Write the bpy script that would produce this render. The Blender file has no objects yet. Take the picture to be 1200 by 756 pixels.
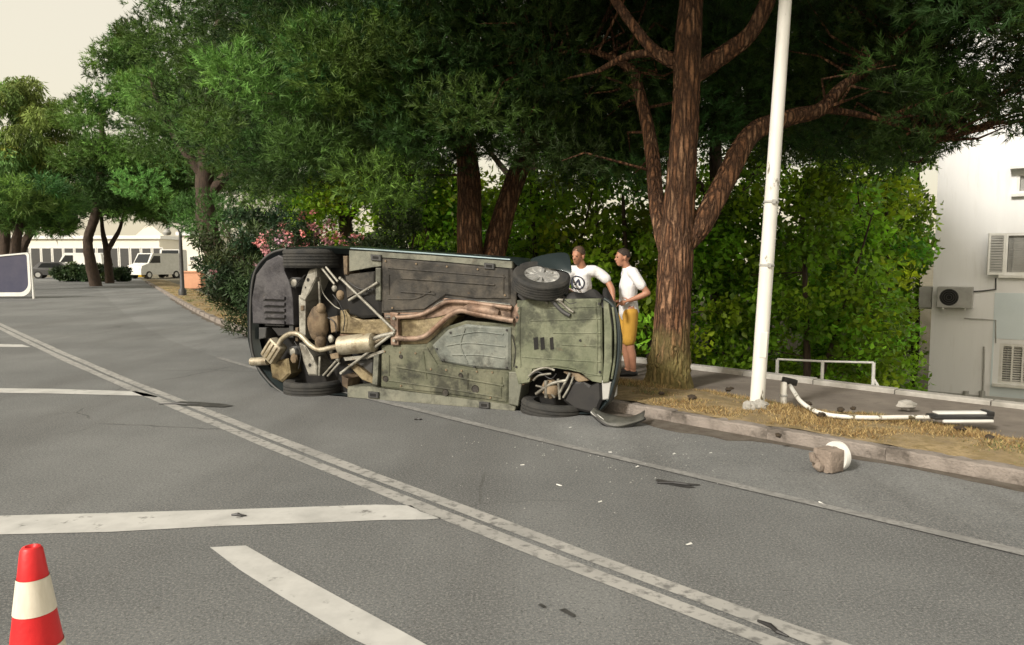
import bpy, bmesh, math, random
import numpy as np
from mathutils import Vector, Matrix

R = math.radians
random.seed(7)
RNG = np.random.default_rng(7)
SC = bpy.context.scene
COL = SC.collection

# ------------------------------------------------------------------ camera
F_PX, HOR, CAM_H = 870.0, 305.0, 1.60
PITCH = math.atan((378.0 - HOR) / F_PX)
cam_d = bpy.data.cameras.new('camera')
cam_d.sensor_width = 36.0
cam_d.lens = 36.0 * F_PX / 1200.0
cam_d.clip_start, cam_d.clip_end = 0.05, 3000
cam = bpy.data.objects.new('camera', cam_d)
COL.objects.link(cam)
cam.location = (0, 0, CAM_H)
cam.rotation_euler = (math.pi / 2 - PITCH, 0, 0)
SC.camera = cam

# ------------------------------------------------------------------ light
SUN_EL, SUN_AZ = R(33), R(222)          # azimuth measured from +Y towards +X
w = bpy.data.worlds.new('World'); SC.world = w; w.use_nodes = True
nt = w.node_tree
sky = nt.nodes.new('ShaderNodeTexSky'); sky.sky_type = 'NISHITA'
sky.sun_disc = False
sky.sun_elevation = SUN_EL; sky.sun_rotation = SUN_AZ
sky.air_density = 1.0; sky.dust_density = 6.0; sky.ozone_density = 0.6
hz = nt.nodes.new('ShaderNodeMix'); hz.data_type = 'RGBA'
hz.inputs['Factor'].default_value = 0.62
hz.inputs['B'].default_value = (6.8, 6.0, 4.3, 1)
nt.links.new(sky.outputs['Color'], hz.inputs['A'])
bg = nt.nodes['Background']; bg.inputs['Strength'].default_value = 0.103
nt.links.new(hz.outputs['Result'], bg.inputs['Color'])
sun_d = bpy.data.lights.new('sun', 'SUN'); sun_d.energy = 2.1; sun_d.angle = R(7)
sun_d.color = (1.0, 0.95, 0.88)
sun = bpy.data.objects.new('sun', sun_d); COL.objects.link(sun)
sd = Vector((math.sin(SUN_AZ) * math.cos(SUN_EL), math.cos(SUN_AZ) * math.cos(SUN_EL), math.sin(SUN_EL)))
sun.rotation_euler = (-sd).to_track_quat('-Z', 'Y').to_euler()
sun.location = sd * 60
vs = SC.view_settings
vs.view_transform = 'Standard'; vs.look = 'None'; vs.exposure = 0.84; vs.gamma = 1.0
vs.use_curve_mapping = False
SC.cycles.max_bounces = 8
SC.cycles.diffuse_bounces = 3
SC.cycles.transparent_max_bounces = 8

# ------------------------------------------------------------------ pixel -> place
CP, SP = math.cos(PITCH), math.sin(PITCH)
def ray(px, py):
    x, y = (px - 600) / F_PX, (378 - py) / F_PX
    return Vector((x, CP + y * SP, -SP + y * CP))
def G(px, py, z=0.0):
    d = ray(px, py); t = (z - CAM_H) / d.z
    return Vector((0, 0, CAM_H)) + d * t
def D(px, py, Y):
    d = ray(px, py); return Vector((0, 0, CAM_H)) + d * (Y / d.y)
def project(P):
    x, y, z = P[..., 0], P[..., 1], P[..., 2] - CAM_H
    dep = y * CP - z * SP; up = y * SP + z * CP
    dep = np.where(dep < 0.05, 0.05, dep)
    return 600 + F_PX * x / dep, 378 - F_PX * up / dep, dep
S2 = math.sqrt(0.5)
def SN(s, n, z=0.0):          # along the road / across it
    return Vector((-S2 * s + S2 * n, S2 * s + S2 * n, z))
def softp(x, k=3.0):
    x = x / k
    return k * (x if x > 30 else math.log1p(math.exp(x)))
NK0, NB0 = 6.18, 9.50
def kerb_n(s): return NK0 + 0.30 * softp(s - 13.0)
def line_n(s): return 2.95 + 0.034 * softp(s - 3.0, 1.5) + 0.035 * softp(s - 12.0, 2.0)

# ------------------------------------------------------------------ materials
MATS = {}
def mat(name, col, rough=0.8, col2=None, scale=6.0, metal=0.0, bump=0.0, bscale=60.0, detail=6.0,
        col3=None, scale3=1.0, lo=0.35, hi=0.65, trans=0.0, spec=0.5, attr=False, stretch=None, thin3=(0.55, 0.7), coat=0.0):
    if name in MATS: return MATS[name]
    m = bpy.data.materials.new(name); m.use_nodes = True
    t = m.node_tree; b = t.nodes['Principled BSDF']; L = t.links.new
    b.inputs['Roughness'].default_value = rough
    b.inputs['Metallic'].default_value = metal
    b.inputs['Specular IOR Level'].default_value = spec
    b.inputs['Coat Weight'].default_value = coat
    tc = t.nodes.new('ShaderNodeTexCoord'); src = tc.outputs['Object']
    if stretch:
        mp = t.nodes.new('ShaderNodeMapping'); mp.inputs['Scale'].default_value = stretch
        L(src, mp.inputs['Vector']); src = mp.outputs['Vector']
    def noise(sc, det):
        n = t.nodes.new('ShaderNodeTexNoise'); n.inputs['Scale'].default_value = sc
        n.inputs['Detail'].default_value = det; n.inputs['Roughness'].default_value = 0.62
        L(src, n.inputs['Vector']); return n.outputs['Fac']
    def ramp(fac, a, c):
        r = t.nodes.new('ShaderNodeMapRange'); r.inputs['From Min'].default_value = a; r.inputs['From Max'].default_value = c
        L(fac, r.inputs['Value']); return r.outputs['Result']
    def mix(fac, A, B):
        x = t.nodes.new('ShaderNodeMix'); x.data_type = 'RGBA'
        L(fac, x.inputs['Factor'])
        for k, v in (('A', A), ('B', B)):
            if isinstance(v, tuple): x.inputs[k].default_value = (*v, 1)
            else: L(v, x.inputs[k])
        return x.outputs['Result']
    out = None
    if col2: out = mix(ramp(noise(scale, detail), lo, hi), col, col2)
    if col3: out = mix(ramp(noise(scale3, 8.0), *thin3), out if out is not None else col, col3)
    if attr:
        a = t.nodes.new('ShaderNodeAttribute'); a.attribute_name = 'tint'
        x = t.nodes.new('ShaderNodeMix'); x.data_type = 'RGBA'; x.blend_type = 'MULTIPLY'
        x.inputs['Factor'].default_value = 1.0
        if out is None: x.inputs['A'].default_value = (*col, 1)
        else: L(out, x.inputs['A'])
        L(a.outputs['Color'], x.inputs['B']); out = x.outputs['Result']
    if out is None: b.inputs['Base Color'].default_value = (*col, 1)
    else: L(out, b.inputs['Base Color'])
    if bump:
        bn = t.nodes.new('ShaderNodeBump'); bn.inputs['Strength'].default_value = min(1, bump); bn.inputs['Distance'].default_value = 0.02
        L(noise(bscale, 5.0), bn.inputs['Height']); L(bn.outputs['Normal'], b.inputs['Normal'])
    if trans:
        tr = t.nodes.new('ShaderNodeBsdfTranslucent'); ms = t.nodes.new('ShaderNodeMixShader')
        ms.inputs['Fac'].default_value = trans
        if out is None: tr.inputs['Color'].default_value = (*col, 1)
        else: L(out, tr.inputs['Color'])
        o = t.nodes['Material Output']
        L(b.outputs['BSDF'], ms.inputs[1]); L(tr.outputs['BSDF'], ms.inputs[2]); L(ms.outputs['Shader'], o.inputs['Surface'])
    MATS[name] = m
    return m

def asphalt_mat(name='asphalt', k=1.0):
    m = bpy.data.materials.new(name); m.use_nodes = True; t = m.node_tree; L = t.links.new
    b = t.nodes['Principled BSDF']; b.inputs['Roughness'].default_value = 0.78
    tc = t.nodes.new('ShaderNodeTexCoord'); src = tc.outputs['Object']
    rot = t.nodes.new('ShaderNodeMapping'); rot.inputs['Rotation'].default_value = (0, 0, R(45)); rot.inputs['Scale'].default_value = (1, 0.16, 1)
    L(src, rot.inputs['Vector'])
    def noise(sc, det, v, ro=0.6):
        n = t.nodes.new('ShaderNodeTexNoise'); n.inputs['Scale'].default_value = sc; n.inputs['Detail'].default_value = det
        n.inputs['Roughness'].default_value = ro; L(v, n.inputs['Vector']); return n.outputs['Fac']
    def mr(f, a, c, lo=0, hi=1):
        r = t.nodes.new('ShaderNodeMapRange'); r.inputs[1].default_value = a; r.inputs[2].default_value = c
        r.inputs[3].default_value = lo; r.inputs[4].default_value = hi; L(f, r.inputs[0]); return r.outputs[0]
    def mix(f, A, B, mode='MIX'):
        x = t.nodes.new('ShaderNodeMix'); x.data_type = 'RGBA'; x.blend_type = mode
        if isinstance(f, float): x.inputs['Factor'].default_value = f
        else: L(f, x.inputs['Factor'])
        for k, v in (('A', A), ('B', B)):
            if isinstance(v, tuple): x.inputs[k].default_value = (*v, 1)
            else: L(v, x.inputs[k])
        return x.outputs['Result']
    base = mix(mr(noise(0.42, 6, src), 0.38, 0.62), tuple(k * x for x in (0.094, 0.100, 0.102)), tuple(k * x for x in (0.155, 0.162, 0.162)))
    base = mix(mr(noise(1.0, 6, rot.outputs['Vector']), 0.47, 0.66, 0, 0.7), base, (0.076, 0.078, 0.078))     # tyre wear along the lanes
    base = mix(mr(noise(75, 4, src, 0.85), 0.49, 0.64, 0, 0.8), base, (0.31, 0.31, 0.295))                     # stone chips
    base = mix(mr(noise(52, 4, src, 0.85), 0.53, 0.64, 0, 0.75), base, (0.036, 0.037, 0.037))
    base = mix(mr(noise(2.6, 9, src, 0.75), 0.64, 0.70, 0, 0.55), base, (0.05, 0.048, 0.045))                   # oil spots
    vo = t.nodes.new('ShaderNodeTexVoronoi'); vo.feature = 'DISTANCE_TO_EDGE'; vo.inputs['Scale'].default_value = 0.42
    wp = t.nodes.new('ShaderNodeMix'); wp.data_type = 'RGBA'; wp.inputs['Factor'].default_value = 0.16
    nz = t.nodes.new('ShaderNodeTexNoise'); nz.inputs['Scale'].default_value = 2.2; nz.inputs['Detail'].default_value = 8
    L(src, nz.inputs['Vector']); L(src, wp.inputs['A']); L(nz.outputs['Color'], wp.inputs['B']); L(wp.outputs['Result'], vo.inputs['Vector'])
    crack = mr(vo.outputs['Distance'], 0.002, 0.006, 1, 0)
    gate = mr(noise(0.35, 3, src), 0.54, 0.60)
    mu = t.nodes.new('ShaderNodeMath'); mu.operation = 'MULTIPLY'; L(crack, mu.inputs[0]); L(gate, mu.inputs[1])
    mu2 = t.nodes.new('ShaderNodeMath'); mu2.operation = 'MULTIPLY'; L(mu.outputs[0], mu2.inputs[0]); mu2.inputs[1].default_value = 0.6
    base = mix(mu2.outputs[0], base, (0.035, 0.034, 0.032))
    L(base, b.inputs['Base Color'])
    bn = t.nodes.new('ShaderNodeBump'); bn.inputs['Strength'].default_value = 0.5; bn.inputs['Distance'].default_value = 0.006
    L(noise(170, 4, src, 0.8), bn.inputs['Height']); L(bn.outputs['Normal'], b.inputs['Normal'])
    return m
def grime_mat(name, base, light, dark, rust, metal=0.0, rough=.62, seed=0.0, amt=.5):
    m = bpy.data.materials.new(name); m.use_nodes = True; t = m.node_tree; L = t.links.new; b = t.nodes['Principled BSDF']
    b.inputs['Roughness'].default_value = rough; b.inputs['Metallic'].default_value = metal; b.inputs['Specular IOR Level'].default_value = .35
    tc = t.nodes.new('ShaderNodeTexCoord'); mp = t.nodes.new('ShaderNodeMapping'); mp.inputs['Location'].default_value = (seed, seed * 2, seed); L(tc.outputs['Object'], mp.inputs['Vector'])
    def nz(sc, det=8, ro=.65, st=None):
        n = t.nodes.new('ShaderNodeTexNoise'); n.inputs['Scale'].default_value = sc; n.inputs['Detail'].default_value = det; n.inputs['Roughness'].default_value = ro
        if st:
            q = t.nodes.new('ShaderNodeMapping'); q.inputs['Scale'].default_value = st; L(mp.outputs['Vector'], q.inputs['Vector']); L(q.outputs['Vector'], n.inputs['Vector'])
        else: L(mp.outputs['Vector'], n.inputs['Vector'])
        return n.outputs['Fac']
    def mr(f, a, c, hi=1.0):
        r = t.nodes.new('ShaderNodeMapRange'); r.inputs[1].default_value = a; r.inputs[2].default_value = c; r.inputs[4].default_value = hi; L(f, r.inputs[0]); return r.outputs[0]
    def mix(f, A, B):
        x = t.nodes.new('ShaderNodeMix'); x.data_type = 'RGBA'; L(f, x.inputs['Factor'])
        for k, v in (('A', A), ('B', B)):
            if isinstance(v, tuple): x.inputs[k].default_value = (*v, 1)
            else: L(v, x.inputs[k])
        return x.outputs['Result']
    c = mix(mr(nz(3.0), .40, .62), base, light)
    c = mix(mr(nz(4.2), .47, .62, .85), c, dark)
    c = mix(mr(nz(14, 10, .75), .56, .66, amt), c, light)
    c = mix(mr(nz(3.0, 10, .7, (9, 9, 1.0)), .60, .68, .6), c, dark)
    c = mix(mr(nz(9, 10, .72), .62, .70, .8), c, rust)
    c = mix(mr(nz(38, 4, .8), .58, .70, .45), c, dark)
    L(c, b.inputs['Base Color'])
    bn = t.nodes.new('ShaderNodeBump'); bn.inputs['Strength'].default_value = .55; bn.inputs['Distance'].default_value = .012; L(nz(22, 6), bn.inputs['Height']); L(bn.outputs['Normal'], b.inputs['Normal'])
    return m
M_ASPHALT = asphalt_mat()
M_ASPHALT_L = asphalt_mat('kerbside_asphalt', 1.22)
M_STAIN = None
M_PAINT = mat('road_paint', (0.50, 0.50, 0.48), 0.7, (0.36, 0.36, 0.345), 3.0, lo=0.42, hi=0.70, detail=10, col3=(0.17, 0.168, 0.158), scale3=9, thin3=(0.60, 0.70))
M_PAINT_OLD = mat('worn_road_paint', (0.36, 0.355, 0.335), 0.75, (0.25, 0.25, 0.238), 2.2, lo=0.38, hi=0.70, detail=10, col3=(0.14, 0.14, 0.135), scale3=14, thin3=(0.50, 0.66))
M_PAINT_FAINT = mat('faint_road_paint', (0.26, 0.26, 0.25), 0.8, (0.185, 0.187, 0.18), 3.0, lo=0.45, hi=0.62, detail=10, col3=(0.17, 0.17, 0.165), scale3=22, thin3=(0.45, 0.6))
M_KERB = mat('kerb_concrete', (0.29, 0.255, 0.225), 0.9, (0.17, 0.148, 0.128), 4.0, bump=0.9, bscale=45, detail=10, col3=(0.085, 0.072, 0.06), scale3=5, thin3=(0.50, 0.70))
M_PAVE = mat('pavement_concrete', (0.20, 0.175, 0.145), 0.9, (0.135, 0.115, 0.095), 2.0, bump=0.5, bscale=90, col3=(0.09, 0.075, 0.06), scale3=6, thin3=(0.58, 0.75))
M_EDGE = mat('edge_concrete', (0.40, 0.385, 0.35), 0.9, (0.26, 0.25, 0.22), 4.0, bump=0.4)
M_SOIL = mat('verge_soil', (0.33, 0.25, 0.13), 0.95, (0.19, 0.145, 0.08), 3.5, bump=1.0, bscale=30, col3=(0.20, 0.15, 0.065), scale3=9, thin3=(0.45, 0.6))
M_GROUND = mat('ground_dust', (0.16, 0.14, 0.10), 0.95, (0.09, 0.085, 0.05), 0.6, bump=0.6, bscale=12)
M_DRY = mat('dry_grass', (0.49, 0.40, 0.18), 0.85, attr=True, trans=0.25)
M_BARK_X = mat('plain_pine_bark', (0.185, 0.095, 0.050), 0.9, (0.065, 0.036, 0.024), 5.0, bump=1.0, bscale=11, stretch=(3.0, 3.0, 0.75), lo=0.42, hi=0.60, col3=(0.26, 0.155, 0.09), scale3=9, thin3=(0.56, 0.68))
M_BARK_D = mat('dark_bark', (0.075, 0.050, 0.034), 0.95, (0.035, 0.025, 0.018), 6.0, bump=1.0, bscale=14, stretch=(3.0, 3.0, 0.7))
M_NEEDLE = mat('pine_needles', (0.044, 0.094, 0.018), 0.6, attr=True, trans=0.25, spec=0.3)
M_NEEDLE_LIT = mat('lit_pine_needles', (0.100, 0.200, 0.040), 0.6, attr=True, trans=0.22, spec=0.3)  # brighter copy of the pine needles, sun on the crowns put into the colour
M_LEAF = mat('broad_leaves', (0.25, 0.43, 0.03), 0.45, attr=True, trans=0.5, spec=0.4)
M_LEAF_D = mat('dark_shrub_leaves', (0.055, 0.098, 0.036), 0.5, attr=True, trans=0.25, spec=0.4)
M_WILLOW = mat('willow_leaves', (0.27, 0.37, 0.09), 0.6, attr=True, trans=0.35, spec=0.3)
M_PINK = mat('oleander_petals', (0.74, 0.34, 0.36), 0.6, attr=True, trans=0.3)
M_WHITEWALL = mat('white_plaster', (0.80, 0.81, 0.81), 0.9, (0.76, 0.77, 0.77), 0.8, bump=0.15, bscale=40, col3=(0.66, 0.66, 0.64), scale3=2.6, thin3=(0.55, 0.85), stretch=(2.4, 2.4, .35))
M_BLUEWALL = mat('pale_blue_plaster', (0.66, 0.74, 0.77), 0.9, (0.60, 0.68, 0.71), 0.9, bump=0.15, bscale=40)
M_CREAM = mat('cream_render', (0.80, 0.77, 0.68), 0.9, (0.74, 0.71, 0.62), 0.3)
M_WPAINT = mat('white_paint', (0.74, 0.74, 0.71), 0.45, (0.64, 0.64, 0.60), 4.0)
M_POLE = mat('pole_white_paint', (0.72, 0.71, 0.66), 0.5, (0.62, 0.61, 0.56), 5.0, col3=(0.10, 0.085, 0.05), scale3=4.5, thin3=(0.60, 0.63), stretch=(1, 1, 0.35))
M_GREYP = mat('grey_plastic', (0.40, 0.40, 0.38), 0.6, (0.32, 0.32, 0.30), 4.0)
M_DARKG = mat('dark_grey_plastic', (0.035, 0.036, 0.036), 0.55, (0.055, 0.055, 0.053), 8.0)
M_BLACK = mat('black_plastic', (0.012, 0.012, 0.013), 0.5, (0.022, 0.021, 0.020), 9.0)
M_PIT = mat('pit_shade_black', (0.006, 0.006, 0.006), 0.9, (0.014, 0.013, 0.011), 6.0)  # near-black for cavity, slot and hole shade put into the colour; also the tank
M_TYRE = mat('tyre_rubber', (0.020, 0.021, 0.021), 0.85, (0.045, 0.043, 0.038), 7.0, bump=0.4, bscale=80)
M_RIM = mat('rim_metal', (0.62, 0.62, 0.60), 0.35, metal=0.6)
M_CARPAINT = mat('dark_green_paint', (0.030, 0.042, 0.045), 0.28, (0.036, 0.048, 0.050), 3.0, metal=0.3, coat=0.6)
M_SILL = mat('teal_sill_paint', (0.20, 0.27, 0.29), 0.4, (0.15, 0.20, 0.21), 4.0, metal=0.3)
M_FLOOR_D = grime_mat('charcoal_floor', (0.033, 0.031, 0.027), (0.078, 0.068, 0.053), (0.010, 0.0095, 0.008), (0.10, 0.068, 0.040), seed=1.0)
M_FLOOR_G = grime_mat('grey_green_floor', (0.082, 0.088, 0.056), (0.150, 0.150, 0.102), (0.024, 0.025, 0.018), (0.12, 0.085, 0.05), seed=4.0)
M_TRAY = grime_mat('undertray_green', (0.112, 0.126, 0.078), (0.18, 0.19, 0.128), (0.038, 0.042, 0.028), (0.12, 0.09, 0.055), seed=7.0)
M_PLATE = grime_mat('gearbox_plate', (0.14, 0.155, 0.138), (0.24, 0.25, 0.215), (0.055, 0.058, 0.05), (0.13, 0.095, 0.06), metal=.2, rough=.5, seed=9.0)
M_SILLG = grime_mat('sill_grey', (0.135, 0.14, 0.11), (0.20, 0.20, 0.155), (0.05, 0.05, 0.04), (0.12, 0.085, 0.05), seed=11.0)
M_RUST = grime_mat('rusty_shield', (0.20, 0.125, 0.085), (0.34, 0.25, 0.19), (0.060, 0.040, 0.030), (0.16, 0.068, 0.030), metal=.3, rough=.55, seed=13.0)
M_SHIELD = grime_mat('heat_shield', (0.20, 0.16, 0.085), (0.32, 0.265, 0.165), (0.075, 0.055, 0.030), (0.16, 0.085, 0.035), metal=.4, rough=.5, seed=15.0)
M_EXH = grime_mat('exhaust_steel', (0.35, 0.31, 0.22), (0.50, 0.46, 0.36), (0.17, 0.135, 0.09), (0.24, 0.13, 0.06), metal=.45, rough=.45, seed=17.0)
M_ALU = grime_mat('dull_aluminium', (0.24, 0.23, 0.195), (0.38, 0.37, 0.32), (0.09, 0.082, 0.066), (0.17, 0.10, 0.055), metal=.35, rough=.5, seed=19.0)
M_DIFF = grime_mat('differential_iron', (0.16, 0.115, 0.070), (0.26, 0.20, 0.13), (0.045, 0.032, 0.022), (0.13, 0.06, 0.03), rough=.8, seed=21.0)
M_VAL = grime_mat('bumper_valance', (0.050, 0.048, 0.054), (0.085, 0.082, 0.085), (0.020, 0.019, 0.022), (0.06, 0.05, 0.04), rough=.45, seed=23.0)
M_GLASS = mat('dark_glass', (0.012, 0.015, 0.017), 0.08)
M_SMOKE = mat('tinted_panel', (0.055, 0.058, 0.095), 0.15, (0.075, 0.075, 0.11), 1.2)
M_SKIN = mat('skin', (0.42, 0.205, 0.125), 0.55, (0.36, 0.17, 0.10), 9.0)
M_HAIR = mat('brown_hair', (0.060, 0.034, 0.020), 0.7, (0.10, 0.06, 0.035), 40.0, bump=0.6, bscale=120)
M_HAIRD = mat('dark_hair', (0.022, 0.015, 0.011), 0.7, (0.045, 0.03, 0.02), 40.0, bump=0.6, bscale=120)
M_SHIRT = mat('white_cotton', (0.80, 0.80, 0.80), 0.9, (0.72, 0.72, 0.72), 6.0, bump=1.0, bscale=9)
M_SHORTS = mat('mustard_cotton', (0.55, 0.31, 0.045), 0.9, (0.45, 0.245, 0.035), 6.0, bump=0.4, bscale=18)
M_JEANS = mat('dark_trousers', (0.020, 0.022, 0.030), 0.9, (0.03, 0.03, 0.04), 8.0)
M_PRINT = mat('navy_print', (0.030, 0.034, 0.055), 0.9)
M_RED = mat('cone_red', (0.72, 0.018, 0.022), 0.45, (0.62, 0.014, 0.018), 7.0, bump=0.1)
M_CREAMBAND = mat('cone_band', (0.78, 0.72, 0.60), 0.4, (0.68, 0.62, 0.50), 16.0, stretch=(3, 3, 0.5))
M_STONE = mat('broken_concrete', (0.27, 0.22, 0.18), 0.95, (0.16, 0.13, 0.105), 6.0, bump=1.0, bscale=30)
M_CLOD = mat('soil_clod', (0.050, 0.036, 0.022), 0.95, (0.03, 0.022, 0.014), 9.0, bump=1.0, bscale=30)
M_YEL = mat('yellow_paint', (0.72, 0.47, 0.03), 0.4)
M_ORANGE = mat('salmon_block', (0.62, 0.33, 0.20), 0.8, (0.55, 0.28, 0.17), 2.0)
M_LAMP_R = mat('red_lens', (0.45, 0.02, 0.02), 0.2)
M_LAMP_W = mat('clear_lens', (0.70, 0.72, 0.74), 0.1)

def bark_mat():
    m = bpy.data.materials.new('pine_bark'); m.use_nodes = True; t = m.node_tree; L = t.links.new
    b = t.nodes['Principled BSDF']; b.inputs['Roughness'].default_value = 0.9; b.inputs['Specular IOR Level'].default_value = .2
    tc = t.nodes.new('ShaderNodeTexCoord'); mp = t.nodes.new('ShaderNodeMapping'); mp.inputs['Scale'].default_value = (22, 22, 3.6); L(tc.outputs['Object'], mp.inputs['Vector'])
    nz = t.nodes.new('ShaderNodeTexNoise'); nz.inputs['Scale'].default_value = 0.9; nz.inputs['Detail'].default_value = 6; L(mp.outputs['Vector'], nz.inputs['Vector'])
    mx = t.nodes.new('ShaderNodeMix'); mx.data_type = 'RGBA'; mx.inputs['Factor'].default_value = 0.55; L(mp.outputs['Vector'], mx.inputs['A']); L(nz.outputs['Color'], mx.inputs['B'])
    sc = t.nodes.new('ShaderNodeVectorMath'); sc.operation = 'SCALE'; sc.inputs['Scale'].default_value = 1.7; L(mx.outputs['Result'], sc.inputs[0])
    vo = t.nodes.new('ShaderNodeTexVoronoi'); vo.feature = 'DISTANCE_TO_EDGE'; vo.inputs['Scale'].default_value = 1.0; L(sc.outputs[0], vo.inputs['Vector'])
    vc = t.nodes.new('ShaderNodeTexVoronoi'); vc.inputs['Scale'].default_value = 1.0; L(sc.outputs[0], vc.inputs['Vector'])
    n2 = t.nodes.new('ShaderNodeTexNoise'); n2.inputs['Scale'].default_value = 34; n2.inputs['Detail'].default_value = 6; L(tc.outputs['Object'], n2.inputs['Vector'])
    rp = t.nodes.new('ShaderNodeValToRGB'); L(vc.outputs['Color'], rp.inputs['Fac'])
    e = rp.color_ramp.elements; e[0].color = (.12, .064, .037, 1); e[1].color = (.33, .20, .12, 1); q = e.new(.5); q.color = (.23, .115, .06, 1)
    mr = t.nodes.new('ShaderNodeMapRange'); mr.inputs[1].default_value = .01; mr.inputs[2].default_value = .30; L(vo.outputs['Distance'], mr.inputs[0])
    fis = t.nodes.new('ShaderNodeMix'); fis.data_type = 'RGBA'; fis.inputs['A'].default_value = (.060, .034, .022, 1); L(mr.outputs[0], fis.inputs['Factor']); L(rp.outputs['Color'], fis.inputs['B'])
    mul = t.nodes.new('ShaderNodeMix'); mul.data_type = 'RGBA'; mul.blend_type = 'OVERLAY'; mul.inputs['Factor'].default_value = .7; L(fis.outputs['Result'], mul.inputs['A']); L(n2.outputs['Fac'], mul.inputs['B'])
    sx = t.nodes.new('ShaderNodeSeparateXYZ'); L(tc.outputs['Object'], sx.inputs[0])
    n3 = t.nodes.new('ShaderNodeTexNoise'); n3.inputs['Scale'].default_value = 3.5; n3.inputs['Detail'].default_value = 6; L(tc.outputs['Object'], n3.inputs['Vector'])
    ad = t.nodes.new('ShaderNodeMath'); ad.operation = 'MULTIPLY_ADD'; ad.inputs[1].default_value = -1.3; L(n3.outputs['Fac'], ad.inputs[0]); L(sx.outputs['Z'], ad.inputs[2])
    mo = t.nodes.new('ShaderNodeMapRange'); mo.inputs[1].default_value = -.35; mo.inputs[2].default_value = .15; mo.inputs[3].default_value = .62; mo.inputs[4].default_value = 0; L(ad.outputs[0], mo.inputs[0])
    ms = t.nodes.new('ShaderNodeMix'); ms.data_type = 'RGBA'; L(mo.outputs[0], ms.inputs['Factor']); L(mul.outputs['Result'], ms.inputs['A']); ms.inputs['B'].default_value = (.26, .23, .085, 1)
    L(ms.outputs['Result'], b.inputs['Base Color'])
    bn = t.nodes.new('ShaderNodeBump'); bn.inputs['Strength'].default_value = 1; bn.inputs['Distance'].default_value = .035; L(mr.outputs[0], bn.inputs['Height'])
    b2 = t.nodes.new('ShaderNodeBump'); b2.inputs['Strength'].default_value = .8; b2.inputs['Distance'].default_value = .01; L(n2.outputs['Fac'], b2.inputs['Height']); L(bn.outputs['Normal'], b2.inputs['Normal'])
    L(b2.outputs['Normal'], b.inputs['Normal']); return m
M_BARK = bark_mat()

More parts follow.
